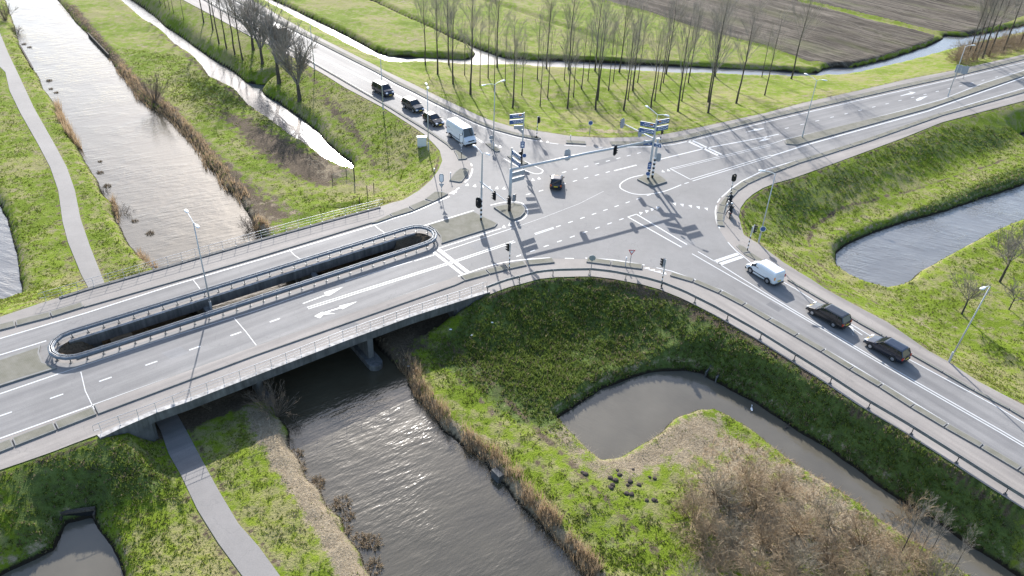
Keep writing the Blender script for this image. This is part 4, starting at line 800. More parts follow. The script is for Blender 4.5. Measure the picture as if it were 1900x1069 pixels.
# sign mast on the far small island
bs = (967.7, 305.6); rt = thing('sign_mast', 'sign mast on the small far island with blue boards fanning to the left', 'sign mast', V(G(*bs, 0)))
m = MB(); m.tube([(0, 0, 0), (0, 0, 2.4)], .13, 10); m.build('pole_foot', 'black', rt); m = MB(); m.tube([(0, 0, 2.4), (0, 0, 7.75)], [.11, .08], 10); m.build('pole', 'greypole', rt)
d1 = dirpx(bs, (949, 214), 7.5); d2 = dirpx(bs, (950, 232), 4.9)
board(rt, 7.3, d1, 1.95, .6, seed=11, orange=True, sgn=-1); board(rt, 6.5, d1, 1.95, .6, seed=12, sgn=-1); board(rt, 5.6, (d1[0]*.7, d1[1]*.3), 1.2, .5, back=True); board(rt, 4.85, (d2[0], d2[1]+1.2), 1.9, .55, back=True)
m = MB(); m.box((0, -.16, 3.1), (.6, .03, .95)); o = m.build('blue_panel', 'signblue', rt); m = MB(); m.tube([(0, -.19, 2.95), (0, -.18, 2.95)], .18, 14); m.box((0, -.185, 3.35), (.35, .01, .12)); m.build('panel_mark', 'signwhite', o)
head(rt, (-.25, -.15, 1.6), -120, .5, 1.1, board=False); disc(rt, (.32, -.1, 1.45), -80, .32)
rt = thing('traffic_sign', 'pair of grey sign backs on a short post beside the double armed lamp', 'traffic sign', V(G(911.5, 277.5, 0))); m = MB(); m.tube([(0, 0, 0), (0, 0, 2.2)], .04, 8); m.build('pole', 'greypole', rt); disc(rt, (-.05, .05, 1.85), 100, .3, 'signback', rim='signback'); m = MB(); m.add([(-.32, -.03, 1.5), (.22, -.03, 1.5), (-.05, -.03, 1.02), (-.32, .0, 1.5), (.22, .0, 1.5), (-.05, 0, 1.02)], [(0, 2, 1), (3, 4, 5), (0, 1, 4, 3), (1, 2, 5, 4), (2, 0, 3, 5)]); m.build('give_way_back', 'signback', rt)
def tri(root, z, s, y=-.05, mats=('red', 'signwhite')):
    for k, (q, yy, mt) in enumerate(((1., y, mats[0]), (.62, y-.012, mats[1]))):
        m = MB(); a, b, c = (-s*q*.5, z+s*q*.29), (s*q*.5, z+s*q*.29), (0, z-s*q*.58); P = [a, b, c]; m.add([(u, yy, w) for u, w in P]+[(u, yy+.01, w) for u, w in P], [(0, 2, 1), (3, 4, 5), (0, 1, 4, 3), (1, 2, 5, 4), (2, 0, 3, 5)]); m.build('triangle_plate' if k == 0 else 'triangle_face', mt, root)
for bs, lab, z in (((819.6, 369.5), 'oval and triangle sign on a banded post at the near kerb of the small crossing', 2.9), ((856, 294), 'sign on a banded post in front of the large white van', 2.9)):
    rt = thing('traffic_sign', lab, 'traffic sign', V(G(*bs, 0))); striped(None, rt, .045, 2.6, n=5, s=.2, z0=1.0)
    f = face(capsule(.6, 1.25), -.03, 0); orient(f, R(-90), (0, -.05, 3.0)).build('oval_back', 'signback', rt); f = face(capsule(.4, 1.0), 0, .012); orient(f, R(-90), (0, -.05, 3.0)).build('oval_face', 'signwhite', rt); tri(rt, 2.05, .72, -.09, ('signback', 'greypole'))
rt = thing('traffic_sign', 'give-way sign on the long near kerb island', 'traffic sign', V(G(1168.3, 493.9, 0))); m = MB(); m.tube([(0, 0, 0), (0, 0, 2.2)], .035, 8); m.build('pole', 'galv', rt); tri(rt, 1.95, .8, -.05)
rt = thing('traffic_sign', 'round blue sign on a thin post behind the guardrail', 'traffic sign', V(G(1095, 515, -.3))); m = MB(); m.tube([(0, 0, 0), (0, 0, 2.9)], .035, 8); m.build('pole', 'galv', rt); disc(rt, (0, -.05, 2.6), -95, .36, 'signback', rim='signback')
rt = thing('traffic_sign', 'round blue sign at the edge of the poplar lawn', 'traffic sign', V(G(1093.5, 252, 0))); m = MB(); m.tube([(0, 0, 0), (0, 0, 2.3)], .035, 8); m.build('pole', 'galv', rt); disc(rt, (0, -.05, 2.1), -85, .36)
rt = thing('traffic_sign', 'round blue sign on the lamp pole at the grass edge', 'traffic sign', V(G(1407.8, 450.5, 0))+Vector((0, -.12, 0))); disc(rt, (.05, -.03, 2.0), -95, .36); m = MB(); m.box((.05, 0.03, 2.0), (.1, .1, .3)); m.build('bracket', 'galv', rt)
rt = thing('traffic_sign', 'large blank grey sign back beside the north-east road', 'traffic sign', V(G(1778, 146, 0)))
for dx in (-.6, .9): m = MB(); m.tube([(dx, 0, 0), (dx, 0, 2.6)], .05, 8); m.build('leg', 'galv', rt)
m = MB(); m.box((-.6, 0, 1.9), (1.1, .05, 1.5), -.15); m.build('sign_panel', 'signback', rt); m = MB(); m.box((.62, -.1, 1.75), (1.2, .05, 1.5), -.2); m.build('sign_panel', 'signback', rt)
for bs, h, lab in (((836, 334), 1.15, 'thin marker post at the west end of the rounded island'), ((1160, 495), 1.3, 'thin marker post beside the give-way sign'), ((1058, 261), .9, 'thin marker post on the short far kerb island'), ((1342.5, 411), 2.6, 'slim push button post beside the motorcyclists'), ((806, 322), .8, 'small pale post on the grass corner by the cycle path')):
    rt = thing('marker_post', lab, 'post', V(G(*bs, 0 if bs[0] != 806 else -.4))); m = MB(); m.tube([(0, 0, 0), (0, 0, h)], .05, 8); m.build('shaft', 'greypole', rt); m = MB(); m.box((0, -.03, h-.1), (.14, .12, .22)); m.build('cap', 'signwhite', rt)
p = onground(783, 271); rt = thing('control_cabinet', 'white metal control cabinet standing on the grass corner', 'cabinet', p, R(8)); m = MB(); m.box((0, 0, .75), (1.35, .55, 1.4)); m.build('housing', 'whitemetal', rt, bevel=.02); m = MB(); m.box((0, 0, 1.47), (1.42, .62, .05)); m.build('lid', 'signwhite', rt); m = MB(); m.box((0, 0, .0), (1.3, .5, .3)); m.build('plinth', 'lightconc', rt)
for dx in (-.33, .33): m = MB(); m.box((dx, -.285, .75), (.6, .02, 1.2)); m.build('door', 'whitemetal', rt)
# fence by the end of the ditch
F0 = [onground(*p) for p in ((617, 338), (643, 328), (658, 336), (682, 368), (694, 358), (668, 378))]
for i, (p, h) in enumerate(zip(F0, (1.2, 1.3, 2.4, 1.9, 1.5, 1.0))):
    rt = tag(MB().tube([(0, 0, -.3), (0, 0, h)], [.09 if i == 2 else .055]*2, 7).build('fence_post', 'wood'), ('weathered short post at the low end of the wire fence', 'weathered post halfway along the wire fence', 'thickest wooden post at the tip of the ditch', 'dark wooden post beside the bridge railing end', 'leaning wooden post in the bramble patch', 'shortest wooden post in the bright grass below the railing')[i], 'fence post', 'posts by the end of the ditch'); rt.location = p
m = MB()
for a, b in ((F0[0], F0[1]), (F0[1], F0[2])):
    for k in range(5): m.tube([a+Vector((0, 0, .15+.24*k)), b+Vector((0, 0, .15+.24*k))], .012, 4)
    for k in range(14): q = a.lerp(b, k/14); m.tube([q+Vector((0, 0, .1)), q+Vector((0, 0, 1.15))], .008, 4)
tag(m.build('wire_fence', 'galv', origin=F0[0], recalc=False), 'sagging wire mesh fence running to the thick post', 'fence')
def planks(a, b, name, label, n, h=.75):
    a, b = G(*a, WZ), G(*b, WZ); d = b-a; L = np.linalg.norm(d); az = math.atan2(d[1], d[0]); root = thing(name, label, 'sheet piling', (a[0], a[1], WZ), az)
    for k in range(n): m = MB(); m.box((L*(k+.5)/n, 0, h/2-.2), (L/n*.94, .14, h+rnd.uniform(0, .12))); m.build('plank', 'wood', root)
    m = MB(); m.box((L/2, .02, h*.8), (L, .26, .12)); m.build('capping_beam', 'wood', root)
planks((164, 66), (203, 107), 'timber_revetment', 'dark timber bank wall along the far side of the upper canal', 14); planks((38, 88), (62, 131), 'timber_revetment', 'pale timber bank wall along the left side of the upper canal', 12, .5)
rt = thing('culvert', 'square concrete culvert mouth at the top of the curved pond', 'culvert', V(G(1318, 704, WZ)), R(-38))
for c, d, nme in (((-.6, .55, .25), (.14, 1.3, .9), 'side_wall'), ((.6, .55, .25), (.14, 1.3, .9), 'side_wall'), ((0, 1.0, .85), (1.34, .5, .25), 'lintel'), ((0, 1.15, .2), (1.06, .08, 1.0), 'opening')): m = MB(); m.box(c, d); m.build(nme, 'black' if nme == 'opening' else 'conc', rt)  # opening: solid black panel, the shade inside the mouth put in as colour
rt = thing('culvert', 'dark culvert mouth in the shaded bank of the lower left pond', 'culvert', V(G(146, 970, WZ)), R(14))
for c, d, nme in (((0, .5, .2), (2.3, .1, .8), 'opening'), ((0, .6, .72), (2.5, .3, .2), 'lintel'), ((-1.2, .4, .1), (.14, .7, 1.0), 'side_wall'), ((1.2, .4, .1), (.14, .7, 1.0), 'side_wall')): m = MB(); m.box(c, d); m.build(nme, 'black' if nme == 'opening' else 'wood', rt)  # no hollow behind: a black slab paints the dark of the pipe
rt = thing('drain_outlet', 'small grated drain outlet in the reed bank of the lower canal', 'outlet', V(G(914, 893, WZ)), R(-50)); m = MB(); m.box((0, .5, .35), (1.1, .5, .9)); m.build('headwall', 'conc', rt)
m = MB(); [m.tube([(x*.12, .2, 0), (x*.12, .2, .6)], .02, 5) for x in range(-4, 5)]; m.build('grate', 'galv', rt)

# ------------------------------------------------------------------ vehicles
def loft(m, secs, mi=0, cap=True):
    n = len(secs[0]); m.add([p for s in secs for p in s], [(i*n+k, i*n+(k+1) % n, (i+1)*n+(k+1) % n, (i+1)*n+k) for i in range(len(secs)-1) for k in range(n)]+([tuple(range(n))[::-1], tuple((len(secs)-1)*n+k for k in range(n))] if cap else []), mi); return m
def vehicle(name, label, cat, pos, az, L, Wd, Hh, paint, kind='hatch', ground=.18, group=None):
    rt = thing(name, label, cat, pos, az, group); hw = Wd/2; hl = L/2
    if kind in ('hatch', 'estate', 'suv', 'mpv'):
        belt = .93 if kind in ('hatch', 'estate') else 1.08; hood = belt-.10; base = ground+(.08 if kind == 'suv' else 0)
        nose = .62 if kind != 'mpv' else .75; cow = hl-(1.15 if kind != 'mpv' else .95)
        top = [(-hl, belt-.28), (-hl+.05, belt-.06), (-hl+.25, belt), (0, belt), (cow-.1, belt), (cow+.1, belt-.01), (cow+.5, hood-.02), (hl-.35, hood-.10), (hl-.12, nose), (hl, nose-.18)]
    else:
        belt = 1.15 if kind == 'smallvan' else 1.35; base = ground; cow = hl-.95 if kind == 'smallvan' else hl-.75; hood = belt-.12
        top = [(-hl, belt), (0, belt), (cow, belt), (cow+.35, hood), (hl-.25, hood-.16), (hl-.06, hood-.38), (hl, hood-.5)]
    secs = []
    for x, zt in top:
        e = max(0, (abs(x)-(hl-.6))/.6); w = hw*(1-.13*e*e); zb = base+.10*e
        half = [(0, zb), (w*.88, zb), (w*.98, zb+.12), (w, (zb+zt)*.5), (w*.985, zt-.16), (w*.95, zt-.04), (w*.84, zt), (0, zt+.025)]
        secs.append([(x, y, z) for y, z in half]+[(x, -y, z) for y, z in half[::-1][1:-1]])
    m = MB(); loft(m, secs); m.build('body', paint, rt, smooth=False, bevel=0); 
    # cabin
    if kind in ('hatch', 'estate', 'suv', 'mpv'):
        rb = {'hatch': -hl+.10, 'estate': -hl+.06, 'suv': -hl+.08, 'mpv': -hl+.05}[kind]; rtp = {'hatch': -hl+.55, 'estate': -hl+.40, 'suv': -hl+.38, 'mpv': -hl+.25}[kind]; ft = cow-(.75 if kind != 'mpv' else .65); zr = Hh-.05; wt = hw*.76; wb = hw*.90
        def ring(z, x0, x1, w, cr=.12): return [(x1, -w+cr, z), (x1, w-cr, z), (x1-cr, w, z), ((x0+x1)/2, w+.01, z), (x0+cr, w, z), (x0, w-cr, z), (x0, -w+cr, z), (x0+cr, -w, z), ((x0+x1)/2, -w-.01, z), (x1-cr, -w, z)]
        m = MB(); loft(m, [ring(belt-.02, rb, cow+.05, wb), ring(zr, rtp, ft, wt)], cap=False); g = m.build('windows', 'glass', rt)
        m = MB(); loft(m, [ring(zr-.03, rtp-.05, ft+.06, wt+.025), ring(zr+.02, rtp-.03, ft+.02, wt), ring(zr+.05, rtp+.12, ft-.12, wt-.14)]); m.build('roof', paint, rt, smooth=False)
        for s in (1, -1):
            for (xa, xb, r) in ((cow+.0, ft+.02, .045), ((cow+rb)/2+.1, (ft+rtp)/2+.1, .04), (rb+.75, rtp+.45, .045), (rb+.06, rtp, .05)):
                m = MB(); m.tube([(xa, s*(wb+.0), belt-.04), (xb, s*(wt+.0), zr)], r, 6); m.build('pillar', paint, rt)
            m = MB(); m.box((cow-.15, s*(hw+.08), belt+.07), (.14, .2, .14), taper=.8); m.build('mirror', paint, rt)
            m = MB(); m.box((hl-.16, s*hw*.66, nose-.02), (.26, .36, .16), -s*.25, tilt=Matrix.Rotation(.35, 3, 'Y')); m.build('headlight', 'chrome', rt)
            m = MB(); m.box((-hl+.05, s*hw*.80, belt-.18), (.13, .2, .26)); tl = m.build('tail_light', 'tail', rt); m = MB(); m.box((-hl+.04, s*hw*.80, belt-.12), (.135, .17, .09)); m.build('indicator', 'indic', tl)
            m = MB(); m.box((.0, s*(hw-.012), base+.17), (L*.52, .03, .10)); m.build('sill', 'black', rt)
        m = MB(); m.box((hl-.05, 0, base+.14), (.16, Wd*.84, .2)); m.build('front_bumper', 'black', rt, bevel=.03); m = MB(); m.box((-hl+.03, 0, base+.18), (.16, Wd*.86, .24)); m.build('rear_bumper', 'black', rt, bevel=.03)
    else:
        zr = Hh-.06; wt = hw*.88; ft = cow-.45 if kind == 'smallvan' else cow-.35; rb = -hl+.02; doorx = cow-.95 if kind == 'smallvan' else cow-1.05
        def sec(x, z0, z1, wb, wt_): return [(x, -wb, z0), (x, -wb*.995, (z0+z1)/2), (x, -wt_, z1-.12), (x, -wt_+.12, z1), (x, wt_-.12, z1), (x, wt_, z1-.12), (x, wb*.995, (z0+z1)/2), (x, wb, z0)]
        m = MB(); loft(m, [sec(-hl, belt-.03, zr-.12, hw*.96, wt*.93), sec(-hl+.12, belt-.03, zr, hw*.985, wt), sec(doorx, belt-.03, zr+.02, hw*.985, wt), sec(ft, belt-.03, zr-.02, hw*.96, wt*.97)]); m.build('cargo_body', paint, rt)
        m = MB(); m.add([(ft, -wt*.85, zr-.10), (ft, wt*.85, zr-.10), (cow+.06, hw*.9, belt-.02), (cow+.06, -hw*.9, belt-.02), (ft-.03, -wt*.85, zr-.12), (ft-.03, wt*.85, zr-.12), (ft-.03, hw*.9, belt-.02), (ft-.03, -hw*.9, belt-.02)], [(0, 1, 2, 3), (4, 7, 6, 5), (0, 4, 5, 1), (1, 5, 6, 2), (3, 2, 6, 7), (0, 3, 7, 4)]); m.build('windscreen', 'glass', rt)
        for s in (1, -1):
            m = MB(); m.add([(doorx+.1, s*(hw*.99+.005), belt+.03), (ft+.1, s*(hw*.97), belt+.03), (ft-.12, s*(wt+.025), zr-.35), (doorx+.1, s*(wt+.045), zr-.35), (doorx+.1, s*(hw*.8), belt+.03), (ft+.1, s*(hw*.8), belt+.03), (ft-.12, s*(wt-.1), zr-.35), (doorx+.1, s*(wt-.1), zr-.35)], [(0, 1, 2, 3), (4, 7, 6, 5), (0, 4, 5, 1), (1, 5, 6, 2), (2, 6, 7, 3), (3, 7, 4, 0)]); m.build('side_window', 'glass', rt)
            m = MB(); m.tube([(ft+.02, s*wt*.9, zr-.10), (cow+.1, s*hw*.93, belt-.03)], .045, 6); m.build('pillar', paint, rt)
            m = MB(); m.box((cow-.05, s*(hw+.12), belt+.12), (.14, .22, .26)); m.build('mirror', 'black', rt)
            m = MB(); m.box((hl-.09, s*hw*.7, hood-.40), (.16, .32, .22), tilt=Matrix.Rotation(.3, 3, 'Y')); m.build('headlight', 'chrome', rt)
            m = MB(); m.box((-hl+.0, s*hw*.93, belt-.05), (.10, .12, .34)); m.build('tail_light', 'indic' if s > 0 else 'tail', rt)
            m = MB(); m.box((-.1, s*(hw+.002), base+.38), (L*.55, .03, .10)); m.build('side_moulding', 'black' if kind != 'smallvan' else 'greypaint', rt)
        m = MB(); m.box((hl-.02, 0, base+.15), (.16, Wd*.9, .28)); m.build('front_bumper', 'black' if kind != 'smallvan' else 'greypaint', rt, bevel=.03); m = MB(); m.box((-hl, 0, base+.12), (.2, Wd*.92, .22)); m.build('rear_bumper', 'greypaint', rt, bevel=.03)
        if kind == 'van': m = MB(); m.box((hl+.0, 0, hood-.36), (.06, Wd*.5, .16)); m.build('grille', 'black', rt); m = MB(); m.add([(-hl+.5, -(hw*.99+.003), belt+.25), (-hl+1.2, -(hw*.99+.003), belt+.25), (-hl+1.2, -(wt+.04), zr-.5), (-hl+.5, -(wt+.04), zr-.5)], [(0, 1, 2, 3)]); m.build('side_graphic', 'greypaint', rt, recalc=False)
    m = MB(); m.box((hl+.02, 0, base+.24), (.04, .5, .12)); m.build('number_plate', 'plate', rt); m = MB(); m.box((-hl-.045, 0, base+.45), (.04, .5, .12)); m.build('number_plate', 'plate', rt)
    r = .31 if kind in ('hatch', 'estate', 'mpv') else .36; wbx = {'hatch': .30, 'estate': .30, 'suv': .30, 'mpv': .31, 'smallvan': .31, 'van': .31}[kind]*L
    for sx in (wbx+.04*L*0, -wbx+.02*L):
        for s in (1, -1):
            m = MB(); m.tube([(sx, s*(hw-.20), r), (sx, s*(hw-.17), r), (sx, s*(hw+.0), r), (sx, s*(hw+.02), r)], [r-.02, r, r, r-.03], 20); w = m.build('wheel', 'tyre', rt, smooth=False)
            m = MB(); m.tube([(sx, s*(hw+.0), r), (sx, s*(hw+.03), r)], [r*.62, r*.56], 12); m.build('rim', 'rim', w)
            m = MB(); n = 14; P0 = [(sx+math.cos(math.pi*k/n)*(r+.07), r+math.sin(math.pi*k/n)*(r+.07)) for k in range(n+1)]; m.prism([(a_, b_) for a_, b_ in P0], 0, .02); m.v = [(x_, s*(hw-.012+z_), y_) for x_, y_, z_ in m.v]; m.build('wheel_arch', 'black', rt)
    return rt
def carpos(rear, front, side, Wd, off=0.0):       # from the contact points of the two wheels on the seen side; side +1 = left wheels seen
    a = G(*rear)[:2]; b = G(*front)[:2]; d = (b-a)/np.linalg.norm(b-a); n = np.array([d[1], -d[0]])*side; c = (a+b)/2+n*(Wd/2-.05)+d*off
    return (c[0], c[1], ZR), math.atan2(d[1], d[0])
q = "vehicles waiting or driving round the junction"
p, a = carpos((1546, 608), (1506, 585), 1, 1.75); vehicle('car', 'black estate car right behind the white delivery car', 'car', p, a, 4.45, 1.75, 1.5, 'blackpaint', 'estate', group=q)
p, a = carpos((1655.7, 671.5), (1613, 647), 1, 1.72); vehicle('car', 'dark blue estate car last in the south-east queue', 'car', p, a, 4.2, 1.72, 1.48, 'navy', 'estate', group=q)
p, a = carpos((1423, 527), (1391.5, 507), 1, 1.78); vehicle('delivery_car', 'small white delivery van at the stop line before the two black estate cars', 'van', p, a, 4.2, 1.78, 1.82, 'whitepaint', 'smallvan', group=q)
g = G(1032.6, 350)[:2]; vehicle('car', 'dark hatchback alone in the middle of the junction seen from behind', 'car', (g[0], g[1]+1.1, ZR), R(90-5), 3.7, 1.65, 1.5, 'navy', 'hatch', group=q)
p, a = carpos((789, 226.5), (803.5, 235), -1, 1.68); a2 = a; vehicle('car', 'small dark hatchback directly behind the large white van', 'car', p, a, 3.9, 1.68, 1.46, 'blackpaint', 'hatch', group=q)
p, a = carpos((750.5, 201), (766, 209.5), -1, 1.78); vehicle('car', 'dark high car with a gleaming bonnet, second from the back of the north-west queue', 'car', p, a, 4.3, 1.78, 1.66, 'greypaint', 'suv', group=q)
p, a = carpos((694.5, 171), (711.5, 180), -1, 1.8); vehicle('car', 'dark people carrier at the back of the north-west queue', 'car', p, a, 4.5, 1.8, 1.75, 'navy', 'mpv', group=q)
p, a = carpos((834.5, 255), (857, 270), -1, 2.0); vehicle('delivery_van', 'large high roofed white van at the head of the north-west queue', 'van', p, a, 5.6, 2.0, 2.6, 'whitepaint', 'van', .25, group=q)
g = G(522, 74)[:2]; dv = G(560, 92)[:2]-g; az = math.atan2(dv[1], dv[0]); rt = thing('box_truck', 'distant dark box truck with a white roof coming along the north-west road', 'truck', (g[0], g[1], ZR), az, q); rt.scale = (.72,)*3
m = MB(); m.box((-1.2, 0, 2.15), (5.6, 2.45, 2.7)); m.build('cargo_box', 'greypaint', rt, bevel=.04); m = MB(); m.box((-1.2, 0, 3.53), (5.5, 2.4, .05)); m.build('box_roof', 'whitepaint', rt)
m = MB(); m.box((2.65, 0, 1.5), (1.8, 2.3, 2.0), taper=.93); m.build('cab', 'greypaint', rt, bevel=.06); m = MB(); m.box((3.52, 0, 1.95), (.08, 1.95, .75)); m.build('windscreen', 'glass', rt); m = MB(); m.box((-.3, 0, .65), (6.5, 1.0, .25)); m.build('chassis', 'black', rt)
for x in (2.5, -2.2, -3.1):
    for s in (1, -1): m = MB(); m.tube([(x, s*.95, .48), (x, s*1.2, .48)], .48, 16); m.build('wheel', 'tyre', rt)
for s in (1, -1): m = MB(); m.box((3.55, s*.85, .85), (.06, .35, .2)); m.build('headlight', 'chrome', rt)

# ------------------------------------------------------------------ motorcyclists
def skin_body(root, name, mat, chains, start=0):
    me = bpy.data.meshes.new(name); vs = []; es = []; rr = []
    idx = {}
    for ch in chains:
        prev = None
        for p, r in ch:
            k = tuple(round(c, 3) for c in p)
            if k not in idx: idx[k] = len(vs); vs.append(p); rr.append(r)
            if prev is not None: es.append((prev, idx[k]))
            prev = idx[k]
    me.from_pydata(vs, es, []); o = bpy.data.objects.new(name, me); COL.objects.link(o); md = o.modifiers.new('skin', 'SKIN'); md.use_smooth_shade = True
    for i, sv in enumerate(me.skin_vertices[0].data): sv.radius = (rr[i], rr[i]); sv.use_root = (i == 0)
    ss = o.modifiers.new('sub', 'SUBSURF'); ss.levels = 1; ss.render_levels = 1
    dg = bpy.context.evaluated_depsgraph_get(); nm = bpy.data.meshes.new_from_object(o.evaluated_get(dg)); o.modifiers.clear(); o.data = nm; nm.materials.clear(); nm.materials.append(MT[mat]); o.parent = root; return o
def ball(m, c, r, sx=1, sy=1, sz=1, n=12, k=8, half=False):
    ring = []
    for i in range(k+1):
        t = math.pi*i/k*(.62 if half else 1)
        for j in range(n): a = 2*math.pi*j/n; ring.append((c[0]+math.sin(t)*math.cos(a)*r*sx, c[1]+math.sin(t)*math.sin(a)*r*sy, c[2]+math.cos(t)*r*sz))
    m.add(ring, [(i*n+j, i*n+(j+1) % n, (i+1)*n+(j+1) % n, (i+1)*n+j) for i in range(k) for j in range(n)]); return m
def motorbike(pos, az, label):
    rt = thing('motorcycle', label, 'motorcycle', pos, az, 'motorcycles waiting at the light')
    for x in (.72, -.68):
        m = MB(); n = 20; k = 8; ring = []
        for i in range(n):
            t = 2*math.pi*i/n
            for j in range(k): b_ = 2*math.pi*j/k; q_ = .27+.055*math.cos(b_); ring.append((x+math.cos(t)*q_, .065*math.sin(b_), .32+math.sin(t)*q_))
        m.add(ring, [(i*k+j, i*k+(j+1) % k, ((i+1) % n)*k+(j+1) % k, ((i+1) % n)*k+j) for i in range(n) for j in range(k)]); w = m.build('wheel', 'tyre', rt); m = MB(); m.tube([(x, -.03, .32), (x, .03, .32)], .17, 14); m.build('brake_disc', 'rim', w)
    m = MB(); m.box((0, 0, .45), (.5, .34, .36)); m.build('engine', 'galv', rt, bevel=.04); m = MB(); ball(m, (.18, 0, .82), .27, 1.1, .62, .62); m.build('fuel_tank', 'navy', rt, smooth=True)
    m = MB(); m.box((-.38, 0, .80), (.75, .28, .12), taper=.85); m.build('seat', 'black', rt, bevel=.03); m = MB(); m.box((-.8, 0, .85), (.25, .2, .14)); m.build('tail', 'blackpaint', rt, bevel=.03); m = MB(); m.box((-.93, 0, .84), (.03, .16, .07)); m.build('tail_light', 'tail', rt)
    m = MB(); m.tube([(.72, .1, .32), (.5, .1, .95)], .03, 6); m.tube([(.72, -.1, .32), (.5, -.1, .95)], .03, 6); m.build('fork', 'rim', rt); m = MB(); m.tube([(.38, .38, 1.02), (.5, .2, 1.05), (.5, -.2, 1.05), (.38, -.38, 1.02)], .018, 6); m.build('handlebar', 'galv', rt)
    m = MB(); ball(m, (.62, 0, .92), .16, .8, 1, .9); m.build('headlight', 'chrome', rt, smooth=True)
    for s in (.42, -.42): m = MB(); m.tube([(.42, s*.8, 1.05), (.4, s, 1.2)], .01, 5); m.box((.4, s, 1.22), (.03, .16, .1)); m.build('mirror', 'chrome', rt)
    m = MB(); m.tube([(.1, -.2, .3), (-.85, -.24, .42)], [.04, .06], 8); m.build('exhaust', 'rim', rt)
    return rt
def rider(pos, az, label, helm, foot=1):
    rt = thing('person', label, 'person', pos, az, None)
    hip = (-.28, 0, .93); ch = [[(hip, .17), ((-.22, 0, 1.12), .16), ((-.12, 0, 1.34), .185), ((-.06, 0, 1.47), .13), ((-.02, 0, 1.55), .065), ((.0, 0, 1.62), .07)]]
    legL = [(hip, .17), ((-.18, .16, .88), .11), ((.10, .30, .70), .075), ((.02, .42, .36), .055), ((-.02, .46, .10), .045), ((.14, .48, .05), .04)]
    legR = [(hip, .17), ((-.18, -.16, .88), .11), ((.20, -.24, .72), .075), ((.02, -.24, .42), .055), ((.04, -.24, .32), .045), ((.20, -.24, .30), .04)]
    if foot > 0: ch += [legL, legR]
    arms = []
    for s in (1, -1): arms.append([((-.12, 0, 1.34), .185), ((-.10, s*.20, 1.42), .075), ((.06, s*.34, 1.20), .055), ((.28, s*.36, 1.08), .043), ((.37, s*.36, 1.06), .036)])
    body = skin_body(rt, 'body', 'skin', ch+arms)
    body.data.materials.clear(); body.data.materials.append(MT['cloth']); body.data.materials.append(MT['jeans'])
    for p_ in body.data.polygons: p_.material_index = 1 if p_.center.z < .95 else 0
    m = MB(); ball(m, (.03, 0, 1.74), .105, 1, .85, 1.2); hd = m.build('head', 'skin', rt, smooth=True)
    m = MB(); ball(m, (.02, 0, 1.78), .15, 1.05, .92, .95, half=True); m.build('helmet', helm, hd, smooth=True); m = MB(); m.box((.15, 0, 1.74), (.03, .17, .09)); m.build('visor', 'glass', hd)
    for s in (1, -1):
        m = MB(); m.box((.39, s*.36, 1.055), (.08, .10, .035)); 
        for k in range(4): y = s*(.325+.024*k); l = (.07, .08, .077, .06)[k]; m.tube([(.42, y, 1.06), (.42+l*.6, y, 1.045), (.42+l*.5, y, 1.01)], .009, 5)
        m.tube([(.38, s*.315, 1.05), (.42, s*.29, 1.03), (.45, s*.30, 1.01)], .010, 5); m.build('glove', 'black', rt)
    return rt
gA = G(1352.5, 404)[:2]; gB = G(1352.2, 383)[:2]; azb = math.atan2(gB[1]-gA[1], gB[0]-gA[0]); gA = gA+np.array([.15, .5]); gB = gB+np.array([.1, .4])
motorbike((gA[0], gA[1], 0), azb, 'rear motorcycle waiting on the cycle path behind the other'); rider((gA[0], gA[1], 0), azb, 'person in dark jacket and silver helmet astride the rear motorcycle, left foot down', 'helmet')
motorbike((gB[0], gB[1], 0), azb+.25, 'front motorcycle nearest the traffic light pole'); rider((gB[0], gB[1], 0), azb+.25, 'person in all black riding gear and black helmet on the front motorcycle', 'blackpaint')

# ------------------------------------------------------------------ vegetation
def tri_mesh(name, V3, mat, cols=None, **tags):     # V3: (n,3,3) triangles
    n = len(V3); me = bpy.data.meshes.new(name); me.vertices.add(n*3); me.vertices.foreach_set('co', V3.reshape(-1).astype(np.float32)); me.loops.add(n*3); me.loops.foreach_set('vertex_index', np.arange(n*3, dtype=np.int32)); me.polygons.add(n); me.polygons.foreach_set('loop_start', (np.arange(n)*3).astype(np.int32)); me.update(calc_edges=True)
    if cols is not None:
        ca = me.color_attributes.new('Col', 'FLOAT_COLOR', 'POINT'); c4 = np.ones((n*3, 4), np.float32); c4[:, :3] = np.repeat(cols, 3, axis=0); ca.data.foreach_set('color', c4.ravel())
    me.materials.append(MT[mat]); o = bpy.data.objects.new(name, me); COL.objects.link(o)
    for k, v in tags.items(): o[k] = v
    return o
RS = np.random.RandomState(11)
def scatter(poly, dens):
    mn = poly.min(0); mx = poly.max(0); n = int((mx[0]-mn[0])*(mx[1]-mn[1])*dens); x = RS.uniform(mn[0], mx[0], n); y = RS.uniform(mn[1], mx[1], n); k = pip(x, y, poly); return x[k], y[k]
def blades(x, y, h, w, lean, per=3, zoff=-.03):
    z, L = gz(x, y); n = len(x); out = []
    for k in range(per):
        a = RS.uniform(0, 6.283, n); d = RS.uniform(0, 6.283, n); r = RS.uniform(0, .5, n)*w*2; bx = x+np.cos(d)*r; by = y+np.sin(d)*r; hh = h*RS.uniform(.6, 1.3, n); ln = lean*hh*RS.uniform(.3, 1.5, n)
        p0 = np.stack([bx-np.cos(a)*w/2, by-np.sin(a)*w/2, z+zoff], -1); p1 = np.stack([bx+np.cos(a)*w/2, by+np.sin(a)*w/2, z+zoff], -1); t = a+1.57+RS.uniform(-.6, .6, n)
        p2 = np.stack([bx+np.cos(t)*ln, by+np.sin(t)*ln, z+hh*np.sqrt(np.clip(1-(ln/hh)**2*.4, .1, 1))], -1); out.append(np.stack([p0, p1, p2], 1))
    return np.concatenate(out, 0), L
